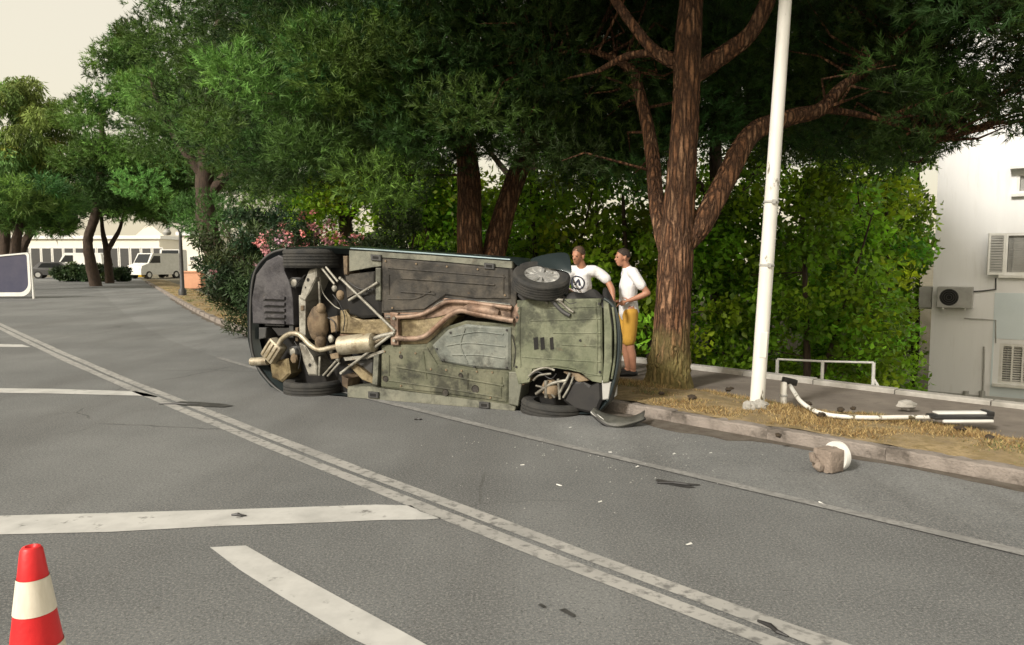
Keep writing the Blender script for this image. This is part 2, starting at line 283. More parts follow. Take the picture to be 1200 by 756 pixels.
# ------------------------------------------------------------------ mesh helpers
class MB:
    def __init__(s): s.v = []; s.f = []
    def add(s, vs_, fs): o = len(s.v); s.v += [tuple(v) for v in vs_]; s.f += [tuple(i + o for i in f) for f in fs]; return s
    def box(s, c, size, rot=None, bev=0.0):
        x, y, z = (q / 2 for q in size)
        if bev:
            bm = bmesh.new(); bmesh.ops.create_cube(bm, size=1.0)
            bmesh.ops.scale(bm, vec=size, verts=bm.verts)
            bmesh.ops.bevel(bm, geom=bm.edges[:], offset=bev, segments=2, affect='EDGES', profile=0.6)
            vv = [v.co.copy() for v in bm.verts]; bm.verts.index_update(); ff = [[q.index for q in f.verts] for f in bm.faces]; bm.free()
        else:
            vv = [Vector((a, b, d)) for a in (-x, x) for b in (-y, y) for d in (-z, z)]
            ff = [(0, 1, 3, 2), (4, 6, 7, 5), (0, 4, 5, 1), (2, 3, 7, 6), (0, 2, 6, 4), (1, 5, 7, 3)]
        c = Vector(c)
        vv = [(rot @ v if rot else v) + c for v in vv]
        return s.add(vv, ff)
    def tube(s, pts, rad, seg=12, cap=True, up=None, sq=None):
        pts = [Vector(p) for p in pts]; n = len(pts)
        if not hasattr(rad, '__len__'): rad = [rad] * n
        o = []; ref = Vector(up) if up else None
        for i, p in enumerate(pts):
            tv = (pts[min(i + 1, n - 1)] - pts[max(i - 1, 0)]).normalized()
            if ref is None: ref = Vector((0, 0, 1)) if abs(tv.z) < 0.9 else Vector((1, 0, 0))
            a = tv.cross(ref).normalized(); b = a.cross(tv).normalized(); ref = b
            ra, rb = (rad[i] if hasattr(rad[i], '__len__') else (rad[i], rad[i]))
            for k in range(seg):
                t = 2 * math.pi * k / seg
                o.append(p + a * math.cos(t) * ra + b * math.sin(t) * rb)
        f = [(i * seg + k, i * seg + (k + 1) % seg, (i + 1) * seg + (k + 1) % seg, (i + 1) * seg + k) for i in range(n - 1) for k in range(seg)]
        if cap: f += [tuple(range(seg - 1, -1, -1)), tuple((n - 1) * seg + k for k in range(seg))]
        return s.add(o, f)
    def lathe(s, prof, c=(0, 0, 0), axis='z', seg=32, rot=None):
        o = []; n = len(prof); c = Vector(c)
        for r, h in prof:
            for k in range(seg):
                t = 2 * math.pi * k / seg; x, y = r * math.cos(t), r * math.sin(t)
                v = Vector((x, y, h)) if axis == 'z' else Vector((x, h, y)) if axis == 'y' else Vector((h, x, y))
                o.append((rot @ v if rot else v) + c)
        f = [(i * seg + k, i * seg + (k + 1) % seg, (i + 1) * seg + (k + 1) % seg, (i + 1) * seg + k) for i in range(n - 1) for k in range(seg)]
        return s.add(o, f)
    def prism(s, poly, fn, c0, c1, inset=0.0):
        """poly: 2D outline; fn(u, v, c) -> point; from c0 (back) to c1 (front, optionally inset = bevelled rim)."""
        n = len(poly); cx = sum(p[0] for p in poly) / n; cy = sum(p[1] for p in poly) / n
        ins = []
        for (u, v) in poly:
            L_ = math.hypot(u - cx, v - cy) or 1; k = max(0, 1 - inset / L_); ins.append((cx + (u - cx) * k, cy + (v - cy) * k))
        rings = [[fn(u, v, c0) for u, v in poly], [fn(u, v, c1 - inset * 0.6 * (1 if c1 > c0 else -1)) for u, v in poly], [fn(u, v, c1) for u, v in ins]]
        vv = [p for r in rings for p in r]
        f = [(i * n + k, i * n + (k + 1) % n, (i + 1) * n + (k + 1) % n, (i + 1) * n + k) for i in range(2) for k in range(n)]
        f += [tuple(range(n - 1, -1, -1)), tuple(2 * n + k for k in range(n))]
        return s.add(vv, f)
    def ball(s, c, r, seg=10, ring=7, rot=None, jit=0.0, rnd=None):
        if not hasattr(r, '__len__'): r = (r, r, r)
        o = []; c = Vector(c); rnd = rnd or random
        for i in range(ring + 1):
            ph = math.pi * i / ring
            for k in range(seg):
                t = 2 * math.pi * k / seg; j = 1 + (rnd.uniform(-jit, jit) if 0 < i < ring else 0)
                v = Vector((r[0] * math.sin(ph) * math.cos(t) * j, r[1] * math.sin(ph) * math.sin(t) * j, r[2] * math.cos(ph) * j))
                o.append((rot @ v if rot else v) + c)
        f = [(i * seg + k, (i + 1) * seg + k, (i + 1) * seg + (k + 1) % seg, i * seg + (k + 1) % seg) for i in range(ring) for k in range(seg)]
        return s.add(o, f)
    def mesh(s, name, m, smooth=False, clean=True):
        me = bpy.data.meshes.new(name); me.from_pydata([tuple(v) for v in s.v], [], s.f)
        if clean:
            bm = bmesh.new(); bm.from_mesh(me); bmesh.ops.remove_doubles(bm, verts=bm.verts, dist=1e-5)
            bmesh.ops.recalc_face_normals(bm, faces=bm.faces); bm.to_mesh(me); bm.free()
        if m: me.materials.append(m)
        if smooth:
            me.polygons.foreach_set('use_smooth', [True] * len(me.polygons))
            try: me.set_sharp_from_angle(angle=R(38))
            except Exception: pass
        return me
    def build(s, name, m, parent=None, smooth=False, clean=True, **tags):
        return link(name, s.mesh(name, m, smooth, clean), parent, **tags)
def link(name, me, parent=None, loc=None, rz=None, **tags):
    o = bpy.data.objects.new(name, me); COL.objects.link(o)
    if parent: o.parent = parent
    if loc is not None: o.location = loc
    if rz is not None: o.rotation_euler = (0, 0, rz)
    for k, v in tags.items():
        if v: o[k] = v
    return o
def thing(name, label, category, loc=(0, 0, 0), rz=0.0, group=None):
    return link(name, None, None, loc, rz, label=label, category=category, group=group)
def copy_tree(o, parent=None):
    c = o.copy(); COL.objects.link(c)
    if parent: c.parent = parent
    for ch in list(o.children): copy_tree(ch, c)
    return c
def np_mesh(name, verts, tris, m, tint=None, nper=3):
    me = bpy.data.meshes.new(name); nv, nf = len(verts), len(tris)
    me.vertices.add(nv); me.vertices.foreach_set('co', verts.astype(np.float32).ravel())
    me.loops.add(nf * nper); me.loops.foreach_set('vertex_index', tris.astype(np.int32).ravel())
    me.polygons.add(nf); me.polygons.foreach_set('loop_start', np.arange(0, nf * nper, nper, dtype=np.int32))
    me.polygons.foreach_set('loop_total', np.full(nf, nper, dtype=np.int32))
    me.update(calc_edges=True)
    if tint is not None:
        a = me.attributes.new('tint', 'FLOAT_COLOR', 'POINT')
        a.data.foreach_set('color', np.concatenate([tint, np.ones((nv, 1))], 1).astype(np.float32).ravel())
    me.materials.append(m)
    return me

# ------------------------------------------------------------------ foliage
def unit(v): return v / np.maximum(1e-9, np.linalg.norm(v, axis=-1, keepdims=True))
def rand_dir(n, rng):
    return unit(rng.normal(size=(n, 3)))
def needle_mesh(name, m, clumps, rng, tufts=60, needles=14, length=0.13, width=0.007, droop=0.0, lit=0.34):
    """clumps: array of (x, y, z, r). Twig tufts are spread through each clump, needles fan out of each twig."""
    C = np.asarray(clumps); n = len(C)
    per = np.maximum(6, (tufts * (C[:, 3] / C[:, 3].mean()) ** 2).astype(int))
    idx = np.repeat(np.arange(n), per); N = len(idx)
    d = rand_dir(N, rng); d[:, 2] *= 0.6
    rad = rng.uniform(0.12, 1.0, N) ** 0.33
    P = C[idx, :3] + d * (C[idx, 3] * rad)[:, None]
    dirs = unit(d + np.array([0, 0, 0.35 - droop]) + 0.5 * rng.normal(size=(N, 3)))
    ct = 0.85 + lit * rng.normal(size=(n, 1)); ct = np.clip(ct, 0.4, 1.7)
    hue = rng.normal(size=(n, 1))
    tint_c = np.concatenate([ct * (1 + 0.12 * hue), ct, ct * (1 - 0.10 * hue)], 1)
    tt = tint_c[idx] * np.clip(1 + 0.20 * rng.normal(size=(N, 1)), 0.5, 1.7)
    M_ = N * needles; ti = np.repeat(np.arange(N), needles)
    dn = dirs[ti]; side = unit(np.cross(dn, rand_dir(M_, rng)))
    ang = rng.uniform(0.25, 1.05, M_)[:, None]
    nd = dn * np.cos(ang) + side * np.sin(ang)
    b = P[ti] + dn * (rng.uniform(-0.5, 0.9, M_) * length)[:, None]
    ln = (length * rng.uniform(0.7, 1.25, M_))[:, None]
    wv = unit(np.cross(nd, rand_dir(M_, rng))) * (width * rng.uniform(0.7, 1.3, M_))[:, None] * 0.5
    V = np.stack([b - wv, b + wv, b + nd * ln], 1).reshape(-1, 3)
    T = np.arange(len(V)).reshape(-1, 3)
    return np_mesh(name, V, T, m, np.repeat(tt[ti], 3, 0))
def leaf_mesh(name, m, clumps, rng, leaves=120, size=0.09, aspect=0.5, droop=0.2, lit=0.22, flat=0.75):
    C = np.asarray(clumps); n = len(C)
    per = np.maximum(8, (leaves * (C[:, 3] / C[:, 3].mean()) ** 2).astype(int))
    idx = np.repeat(np.arange(n), per); N = len(idx)
    d = rand_dir(N, rng); d[:, 2] *= flat
    P = C[idx, :3] + d * (C[idx, 3] * rng.uniform(0.3, 1.05, N) ** 0.6)[:, None]
    ax = unit(d * 0.5 + rand_dir(N, rng) - np.array([0, 0, droop]))
    sd_ = unit(np.cross(ax, unit(rand_dir(N, rng) + np.array([0, 0, 1.0]))))
    nm = np.cross(ax, sd_)
    L_ = (size * rng.uniform(0.6, 1.3, N))[:, None]; W_ = L_ * aspect
    ct = np.clip(0.85 + lit * rng.normal(size=(n, 1)), 0.4, 1.6); hue = rng.normal(size=(n, 1))
    tc_ = np.concatenate([ct * (1 + 0.15 * hue), ct, ct * (1 - 0.1 * hue)], 1)
    tt = tc_[idx] * np.clip(1 + 0.25 * rng.normal(size=(N, 1)), 0.45, 1.8)
    a = P; bb = P + ax * L_ * 0.45 + sd_ * W_ * 0.5 + nm * L_ * 0.08; c = P + ax * L_ - nm * L_ * 0.05; e = P + ax * L_ * 0.45 - sd_ * W_ * 0.5 + nm * L_ * 0.08
    V = np.stack([a, bb, c, e], 1).reshape(-1, 3); Q = np.arange(len(V)).reshape(-1, 4)
    return np_mesh(name, V, Q, m, np.repeat(tt, 4, 0), 4)
def ellipsoid_clumps(c, r, n, rng, cr=(0.5, 0.9), shell=0.45, keep=None):
    out = []
    c, r = np.array(c), np.array(r); tries = 0
    while len(out) < n and tries < n * 60:
        tries += 1
        d = rng.normal(size=3); d /= np.linalg.norm(d); k = rng.uniform(shell, 1.0) ** 0.7
        p = c + d * r * k; q = rng.uniform(*cr)
        if keep is not None and not keep(p, q): continue
        out.append((*p, q))
    return np.array(out)
def smooth_path(pts, sub=6):
    """Catmull-Rom through (x, y, z, r) points."""
    P = [np.array(p, float) for p in pts]; out = []
    for i in range(len(P) - 1):
        p0, p1, p2, p3 = P[max(i - 1, 0)], P[i], P[i + 1], P[min(i + 2, len(P) - 1)]
        for k in range(sub):
            t = k / sub
            out.append(0.5 * (2 * p1 + (p2 - p0) * t + (2 * p0 - 5 * p1 + 4 * p2 - p3) * t * t + (3 * p1 - p0 - 3 * p2 + p3) * t ** 3))
    out.append(P[-1]); return out
def limb(mb, pts, rng, seg=14, sub=6, rough=0.06):
    path = smooth_path(pts, sub); base = len(mb.v)
    mb.tube([p[:3] for p in path], [max(0.008, p[3]) for p in path], seg)
    if rough:
        ph = rng.uniform(0, 6.28, (4, 4))
        for i in range(base, len(mb.v)):
            ring, k = divmod(i - base, seg)
            if ring >= len(path): break
            c = Vector(path[ring][:3]); v = Vector(mb.v[i]); t = 2 * math.pi * k / seg
            a = sum(math.sin((2 + 2 * q) * t + ring * (0.25 + 0.35 * q) + ph[q, 0]) for q in range(3)) / 3
            mb.v[i] = tuple(c + (v - c) * (1 + rough * a + rough * 0.6 * rng.normal()))
def twigs(mb, clumps, anchors, rng, r0=0.03, every=1):
    """thin branches from the nearest limb point to each clump"""
    A = np.array([a[:3] for a in anchors])
    for i, c in enumerate(clumps):
        if i % every: continue
        p = np.array(c[:3]); dd = np.linalg.norm(A - p, axis=1) + 0.6 * np.maximum(0, A[:, 2] - p[2]); a = A[dd.argmin()]
        if np.linalg.norm(a - p) > 1.7: continue
        mid = (a + p) / 2 + rng.normal(size=3) * 0.18; mid[2] += 0.1
        mb.tube([a, mid, p], [r0, r0 * 0.7, r0 * 0.25], 5, cap=False)

# ================================================================== SETTING
def sheet(name, quads_fn, m, **tags):
    mb = MB(); quads_fn(mb); return mb.build(name, m, None, False, True, **tags)
# --- ground: one sheet to the horizon, dropping behind the pavement on the near stretch
def ss(x, a, b):
    t = min(1, max(0, (x - a) / (b - a))); return t * t * (3 - 2 * t)
def ground_z(s, n):
    off = n - (NB0 + kerb_n(s) - NK0)
    return -0.03 - 2.35 * ss(off, 0.15, 1.0) * (1 - ss(s, 9.5, 13.0)) * (1 - ss(n, 60, 120))
sv = sorted(set([-900, -500, -250, -120, -60, -35, -25, 22, 26, 32, 40, 55, 80, 130, 250, 500, 900] + [round(-20 + 0.5 * i, 2) for i in range(80)]))
nv_ = sorted(set([-900, -500, -250, -120, -60, -30, -15, -5, 0, 3, 5, 16, 18, 22, 28, 36, 45, 60, 80, 100, 130, 250, 500, 900] + [round(6 + 0.2 * i, 2) for i in range(41)]))
mb = MB(); vv = [SN(s, n, ground_z(s, n)) for s in sv for n in nv_]; k_ = len(nv_)
mb.add(vv, [(i * k_ + j, (i + 1) * k_ + j, (i + 1) * k_ + j + 1, i * k_ + j + 1) for i in range(len(sv) - 1) for j in range(k_ - 1)])
mb.build('ground', M_GROUND, kind='structure', smooth=True)
# --- road
ST = [-40, -25, -15, -10, -6, -3] + [i * 1.0 for i in range(-2, 60)] + [65, 72, 80]
def strip(mb, n0, n1, z, s0=-40, s1=80, n0f=None, n1f=None, z1=None):
    sts = [s for s in ST if s0 < s < s1]; sts = [s0] + sts + [s1]
    f0 = n0f or (lambda s: n0); f1 = n1f or (lambda s: n1)
    o = []
    for s in sts: o += [SN(s, f0(s), z), SN(s, f1(s), z if z1 is None else z1)]
    mb.add(o, [(2 * i, 2 * i + 1, 2 * i + 3, 2 * i + 2) for i in range(len(sts) - 1)])
sheet('road', lambda m: strip(m, -45, 0, 0.0, n1f=lambda s: kerb_n(s) + 0.02), M_ASPHALT, kind='structure')
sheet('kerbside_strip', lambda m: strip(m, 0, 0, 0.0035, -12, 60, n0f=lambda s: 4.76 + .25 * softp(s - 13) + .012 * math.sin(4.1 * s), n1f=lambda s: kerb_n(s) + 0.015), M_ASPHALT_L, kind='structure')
M_STAIN = mat('oil_stain', (0.030, 0.030, 0.029), 0.5, (0.075, 0.075, 0.073), 6.0, lo=.4, hi=.7, detail=9)
M_SKID = mat('tyre_mark', (0.062, 0.062, 0.062), 0.8, (0.115, 0.116, 0.113), 9.0, lo=.35, hi=.62, detail=10, stretch=(1, 1, 1))
# painted markings
markings = link('road_markings', None, kind='structure')
def marking(poly, m, z=0.004, nm='painted_line'):
    mb = MB(); mb.add([Vector((p[0], p[1], z)) for p in poly], [tuple(range(len(poly)))]); return mb.build(nm, m, markings)
def line_strip(f0, f1, s0, s1, m, step=0.7, nm='painted_line', z=0.004):
    k = max(2, int((s1 - s0) / step)); o = []
    for i in range(k + 1):
        s = s0 + (s1 - s0) * i / k; j = lambda: random.uniform(-0.008, 0.008)
        o += [SN(s, f0(s) + j(), z), SN(s, f1(s) + j(), z)]
    mb = MB(); mb.add(o, [(2 * i, 2 * i + 1, 2 * i + 3, 2 * i + 2) for i in range(k)]); mb.build(nm, m, markings)
line_strip(lambda s: line_n(s) - 0.135, lambda s: line_n(s) - 0.025, -6, 40, M_PAINT_OLD)
line_strip(lambda s: line_n(s) + 0.022, lambda s: line_n(s) + 0.130, -6, 40, M_PAINT_OLD)
line_strip(lambda s: 4.70 + 0.25 * softp(s - 13), lambda s: 4.795 + 0.25 * softp(s - 13), -6, 12, M_PAINT_FAINT, z=.008)
def stain(pts, m, z):
    marking([G(*p) for p in pts], m, z, 'road_stain')
stain([(203, 473), (212, 471), (236, 472), (262, 474), (274, 476), (262, 478), (236, 477), (214, 476)], M_STAIN, .0075)
stain([(770, 562), (800, 567), (815, 572), (806, 572.5), (786, 569), (768, 564)], M_STAIN, .0055)
stain([(655, 716), (662, 714), (675, 722), (672, 725)], M_STAIN, .0055)
stain([(630, 710), (634, 708), (640, 712), (637, 714)], M_STAIN, .0055)
def bar(pts, m=M_PAINT):
    marking([G(*p) for p in pts], m)
bar([(-60, 608), (0, 605), (120, 602), (260, 598), (380, 594), (440, 592), (482, 593), (492, 600), (518, 608), (500, 609.5), (450, 610), (380, 613), (260, 617), (130, 624), (0, 627), (-60, 628)])
bar([(-40, 455), (60, 456), (160, 459), (174, 462), (188, 466), (160, 464), (60, 461.5), (-40, 460)])
bar([(-30, 403), (26, 404), (36, 407), (-30, 406.5)], M_PAINT)
bar([(246, 642), (288, 640), (330, 664), (400, 702), (470, 740), (560, 790), (500, 790), (410, 748), (330, 700), (280, 668)])
# --- kerb
kerb = link('kerb', None, kind='structure')
kerb_mes = []
for v_ in range(6):
    rk = random.Random(v_); mb = MB(); nx = 15; prof = [(-.085, -.15), (-.085, .118), (-.08, .136), (-.066, .148), (.07, .15), (.085, .14), (.085, -.15)]
    for i in range(nx):
        x = -.4985 + .997 * i / (nx - 1); e_ = .006 if i in (0, nx - 1) else 0
        for j, (y, z) in enumerate(prof):
            jj = rk.uniform(-.004, .004) if j in (1, 2, 3, 4) else 0
            if j in (2, 3) and rk.random() < .16: jj -= .012
            mb.v.append((x, y * (1 - e_ * 2) + (abs(jj) if j in (1, 2) else 0), z + jj - (e_ if j in (2, 3, 4, 5) else 0)))
    q_ = len(prof); mb.f = [(i * q_ + j, i * q_ + j + 1, (i + 1) * q_ + j + 1, (i + 1) * q_ + j) for i in range(nx - 1) for j in range(q_ - 1)] + [tuple(range(q_)), tuple((nx - 1) * q_ + j for j in range(q_))]
    kerb_mes.append(mb.mesh('kerb_stone', M_KERB))
s = -9.0
while s < 58:
    sm = s + 0.5; sl = (kerb_n(sm + 0.5) - kerb_n(sm - 0.5))
    p = SN(sm, kerb_n(sm) + 0.085, -0.04 + random.uniform(-0.006, 0.006))
    o = link('kerb_stone', random.choice(kerb_mes), kerb, p, math.pi * 0.75 - math.atan(sl) + random.uniform(-0.012, 0.012))
    s += 1.0 / math.sqrt(1 + sl * sl) + 0.0
M_DIRT = mat('gutter_dirt', (0.075, 0.060, 0.045), 0.95, (0.13, 0.115, 0.095), 6.0, bump=.8, bscale=40)
mb = MB(); k_ = 260; o = []
for i in range(k_ + 1):
    s = -8 + 40 * i / k_; wd_ = .05 + .05 * (1 + math.sin(2.3 * s) * .5 + math.sin(5.9 * s + 1) * .5) + random.uniform(0, .03) + (.16 if 3.2 < s < 5.6 else 0) * (1 + .4 * math.sin(7 * s))
    o += [SN(s, kerb_n(s) - wd_, .005), SN(s, kerb_n(s) + .01, .009)]
mb.add(o, [(2 * i, 2 * i + 1, 2 * i + 3, 2 * i + 2) for i in range(k_)]); mb.build('gutter_dirt', M_DIRT, kind='structure')
# --- verge and pavement
V1 = 1.78
def verge_z(s, n):
    t = (n - kerb_n(s)) / V1
    return 0.098 + 0.05 * math.sin(math.pi * min(1, max(0, t))) - 0.11 * t * t + 0.012 * math.sin(3.1 * s + 5 * n) + 0.01 * math.sin(7.3 * s - 4 * n)
mb = MB(); sts = [-12 + 0.25 * i for i in range(288)]; nn = 9
for s in sts:
    for j in range(nn):
        n = kerb_n(s) + 0.11 + (V1 - 0.11) * j / (nn - 1); mb.v.append(tuple(SN(s, n, verge_z(s, n))))
mb.f = [(i * nn + j, (i + 1) * nn + j, (i + 1) * nn + j + 1, i * nn + j + 1) for i in range(len(sts) - 1) for j in range(nn - 1)]
mb.build('grass_verge', M_SOIL, kind='structure', smooth=True)
NB = NB0 - NK0
sheet('pavement', lambda m: strip(m, 0, 0, 0.028, -12, 34, n0f=lambda s: kerb_n(s) + V1 - 0.25, n1f=lambda s: kerb_n(s) + NB + 0.02, z1=-0.012), M_PAVE, kind='structure')
edge = link('pavement_edge', None, kind='structure')
mb = MB(); mb.box((0, 0, 0), (0.99, 0.16, 0.34), bev=0.012); edge_me = mb.mesh('edge_stone', M_EDGE)
for i in range(-4, 12):
    sm = i + 0.5
    if not (1.4 < sm < 3.4 and False):
        link('edge_stone', edge_me, edge, SN(sm, NB0 + 0.08 + kerb_n(sm) - NK0, -0.12 + random.uniform(-0.01, 0.01)), math.pi * 0.75 + random.uniform(-0.01, 0.01))
mb = MB()
for i in range(-4, 14):
    a, b = SN(i, NB0 + 0.17, 0), SN(i + 1, NB0 + 0.17, 0); c, d = SN(i + 1, NB0 + 0.34, 0), SN(i, NB0 + 0.34, 0)
    mb.add([(*p.xy, z) for z in (-2.6, -0.16) for p in (a, b, c, d)], [(0, 1, 5, 4), (1, 2, 6, 5), (2, 3, 7, 6), (3, 0, 4, 7), (4, 5, 6, 7)])
mb.build('retaining_wall', M_PAVE, label='low concrete retaining wall dropping behind the pavement', category='wall')

# --- dry grass on the verge
def grass(n, s0, s1, rng):
    s = rng.uniform(s0, s1, n); t = rng.uniform(0.09, 1.02, n)
    kn = np.array([kerb_n(x) for x in s]); nn_ = kn + t * V1
    patch = np.sin(1.7 * s + 2.3 * nn_) + np.sin(3.9 * s - 5.1 * nn_) + 0.7 * np.sin(9.1 * s + 7.7 * nn_)
    keep = patch + rng.normal(size=n) * 0.8 > -0.3
    s, nn_, patch, t = s[keep], nn_[keep], patch[keep], t[keep]; n = len(s)
    z = np.array([verge_z(a, b) for a, b in zip(s, nn_)])
    P = np.stack([-S2 * s + S2 * nn_, S2 * s + S2 * nn_, z - 0.01], 1)
    h = rng.uniform(0.012, 0.05, n) * np.clip(1 + 0.4 * patch, 0.4, 2.2)
    d = rng.normal(size=(n, 3)) * 0.75; d[:, 2] = 1; d = unit(d)
    wv = unit(np.cross(d, rand_dir(n, rng))) * 0.0045
    V = np.stack([P - wv, P + wv, P + d * h[:, None]], 1).reshape(-1, 3)
    green = (np.sin(0.9 * s + 1.4) + np.sin(2.1 * nn_ + 1.3 * s) + rng.normal(size=n) * 0.6 > 0.55)
    tint = np.where(green[:, None], np.array([0.34, 0.54, 0.42]), np.array([0.95, 0.86, 0.85]) * np.where(rng.random((n, 1)) < .3, np.array([.6, .5, .45]), 1.0)) * rng.uniform(0.35, 1.3, (n, 1))
    return V, np.repeat(tint, 3, 0)
Va, Ta = grass(110000, -3, 9, RNG); Vb, Tb = grass(14000, 9, 42, RNG)
Vb = Vb.reshape(-1, 3, 3); Vb[:, 1] += (Vb[:, 1] - Vb[:, 0]) * 2; Vb = Vb.reshape(-1, 3)
V = np.concatenate([Va, Vb]); me = np_mesh('dry_grass', V, np.arange(len(V)).reshape(-1, 3), M_DRY, np.concatenate([Ta, Tb]))
link('dry_grass', me, label='dry yellow and green grass growing on the verge', category='grass', kind='stuff')

# ================================================================== TREES
def tz(px, py, Y): return D(px, py, Y)
def canopy_floor(px):
    xs = [-2000, 0, 240, 330, 400, 470, 520, 560, 610, 650, 700, 760, 800, 860, 940, 1000, 1060, 1110, 1140, 1170, 1215, 1300, 4000]
    ys = [250, 262, 268, 262, 258, 262, 235, 218, 205, 238, 242, 244, 205, 190, 225, 222, 205, 190, 168, 150, 195, 200, 200]
    return np.interp(px, xs, ys)
def make_tree(name, label, base, limbs, clumps, m_bark, m_leaf, kind, rng, group=None, seg=14, rough=0.06, tw=0.03, every=1, **kw):
    t = thing(name, label, 'tree', base, group=group); b = np.array(base)
    anchors = []
    for k, pts in enumerate(limbs):
        mb = MB(); pts = [(p[0] - b[0], p[1] - b[1], p[2] - b[2], p[3]) for p in pts]
        limb(mb, pts, rng, seg if k == 0 else max(8, seg - 4), 10 if k == 0 else 7, rough)
        mb.build('trunk' if k == 0 else 'limb', m_bark, t, smooth=True)
        anchors += smooth_path(pts, 5)[2:]
    C = np.array(clumps); C[:, :3] -= b
    if tw:
        mb = MB(); twigs(mb, C, anchors, rng, tw, every); mb.build('branches', m_bark, t, clean=False, kind='stuff')
    f = needle_mesh if kind == 'needle' else leaf_mesh
    link('crown', f('crown', m_leaf, C, rng, **kw), t, kind='stuff')
    return t
def P4(px, py, Y, r): p = D(px, py, Y); return (p.x, p.y, p.z, r)

# --- near pine beside the pavement
rng = np.random.default_rng(11)
bA = G(783, 447, 0.09); YA = bA.y
def keep_near(p, q):
    px, py, dep = project(np.array(p)); rp = 0.75 * q * F_PX / dep
    if p[1] < 1.5: return p[2] > 4.5
    inside = -200 < px < 1400 and py > -160
    if inside:
        if py + rp > canopy_floor(px) : return False
        if dep < 8.6 and not px - rp > 1040: return False
        if dep < 10.2 and 690 < px < 1010 and py + rp > -5: return False
        if dep < 10.6 and 820 < px < 930 and py + rp > 40: return False
        if ((px - 1158) / 46) ** 2 + ((py - 70) / 60) ** 2 < 1: return False
        if dep < 4.5: return False
    return True
limbsA = [
    [(bA.x, bA.y, -0.1, 0.36), (bA.x, bA.y, 0.12, 0.285), P4(786, 400, YA, 0.235), P4(792, 300, YA, 0.205), P4(799, 200, YA, 0.172), P4(804, 120, YA, 0.16), P4(806, 60, YA, 0.155), P4(812, -60, YA + .2, 0.13), P4(800, -200, YA + .4, 0.10), P4(808, -330, YA + .5, 0.04)],
    [P4(800, 290, YA, 0.12), P4(822, 262, YA, 0.140), P4(848, 215, YA + .1, 0.13), P4(880, 158, YA + .2, 0.12), P4(925, 138, YA + .3, 0.10), P4(962, 128, YA + .4, 0.09), P4(992, 98, YA + .6, 0.065), P4(1060, 60, YA + .8, 0.04), P4(1130, 20, YA + .7, 0.02)],
    [P4(802, 95, YA, 0.12), P4(845, 66, YA, 0.11), P4(880, 38, YA - .1, 0.095), P4(905, -10, YA - .2, 0.08), P4(960, -120, YA - .3, 0.05)],
    [P4(802, 75, YA, 0.11), P4(770, 62, YA + .1, 0.075), P4(745, 34, YA + .2, 0.06), P4(722, 2, YA + .3, 0.055), P4(680, -60, YA + .5, 0.035)],
    [P4(790, 330, YA + .1, 0.09), P4(771, 250, YA + .5, 0.10), P4(763, 170, YA + .9, 0.09), P4(748, 105, YA + 1.2, 0.075), P4(738, 80, YA + 1.3, 0.06), P4(690, 60, YA + 1.6, 0.035), P4(640, 66, YA + 2, 0.02)],
    [P4(962, 128, YA + .4, 0.05), P4(1010, 135, YA + .6, 0.035), P4(1060, 150, YA + .7, 0.022), P4(1100, 165, YA + .7, 0.012)],
    [P4(770, 62, YA + .1, 0.05), P4(735, 66, YA + .3, 0.045), P4(700, 84, YA + .6, 0.03)],
]
cA = ellipsoid_clumps((2.6, 11.0, 6.4), (6.6, 5.2, 3.9), 190, rng, (0.55, 0.95), 0.25, lambda p, q: keep_near(p, q) and not (p[0] > 4.6 and p[2] > 5.6))
cA2 = ellipsoid_clumps((5.0, 8.6, 4.6), (2.0, 2.4, 1.9), 46, rng, (0.35, 0.6), 0.1, keep_near)
def box_clumps(lo, hi, n, rng, cr, keep):
    out = []; tries = 0
    while len(out) < n and tries < n * 80:
        tries += 1; p = rng.uniform(lo, hi); q = rng.uniform(*cr)
        if keep(p, q): out.append((*p, q))
    return np.array(out)
cA4 = box_clumps((-1.6, 10.4, 2.6), (7.4, 14.0, 6.0), 210, rng, (0.4, 0.8), keep_near)
def keep_right(p, q):
    px, py, dep = project(np.array(p)); rp = 0.8 * q * F_PX / dep
    return px - rp > 1000 and py + rp < canopy_floor(px) + 8 and ((px - 1153) / 26) ** 2 + ((py - 72) / 30) ** 2 > 1
cA3 = ellipsoid_clumps((5.9, 9.8, 4.0), (2.4, 1.8, 1.9), 110, rng, (0.25, 0.5), 0.0, keep_right)
make_tree('pine_tree', 'tall pine with orange-brown plated trunk and a heavy side limb beside the white lamp post', bA, limbsA, np.concatenate([cA, cA2, cA3, cA4]), M_BARK, M_NEEDLE, 'needle', rng,
          'roadside pine trees', seg=40, rough=0.05, tw=0.022, tufts=84, needles=17, length=0.10, width=0.0125)
tA = bpy.data.objects['pine_tree']
cU = ellipsoid_clumps((0.4, 9.6, 8.0), (5.2, 6.2, 3.2), 140, rng, (0.8, 1.3), 0.2, lambda p, q: project(np.array(p))[1] < -150 or p[1] < 1)  # unseen coarse crown added above the frame to shade the canopy below
cU[:, :3] -= np.array(bA)
link('unseen_shade_crown', needle_mesh('unseen_shade_crown', M_NEEDLE, cU, rng, tufts=70, needles=9, length=0.3, width=0.05), tA, kind='stuff')
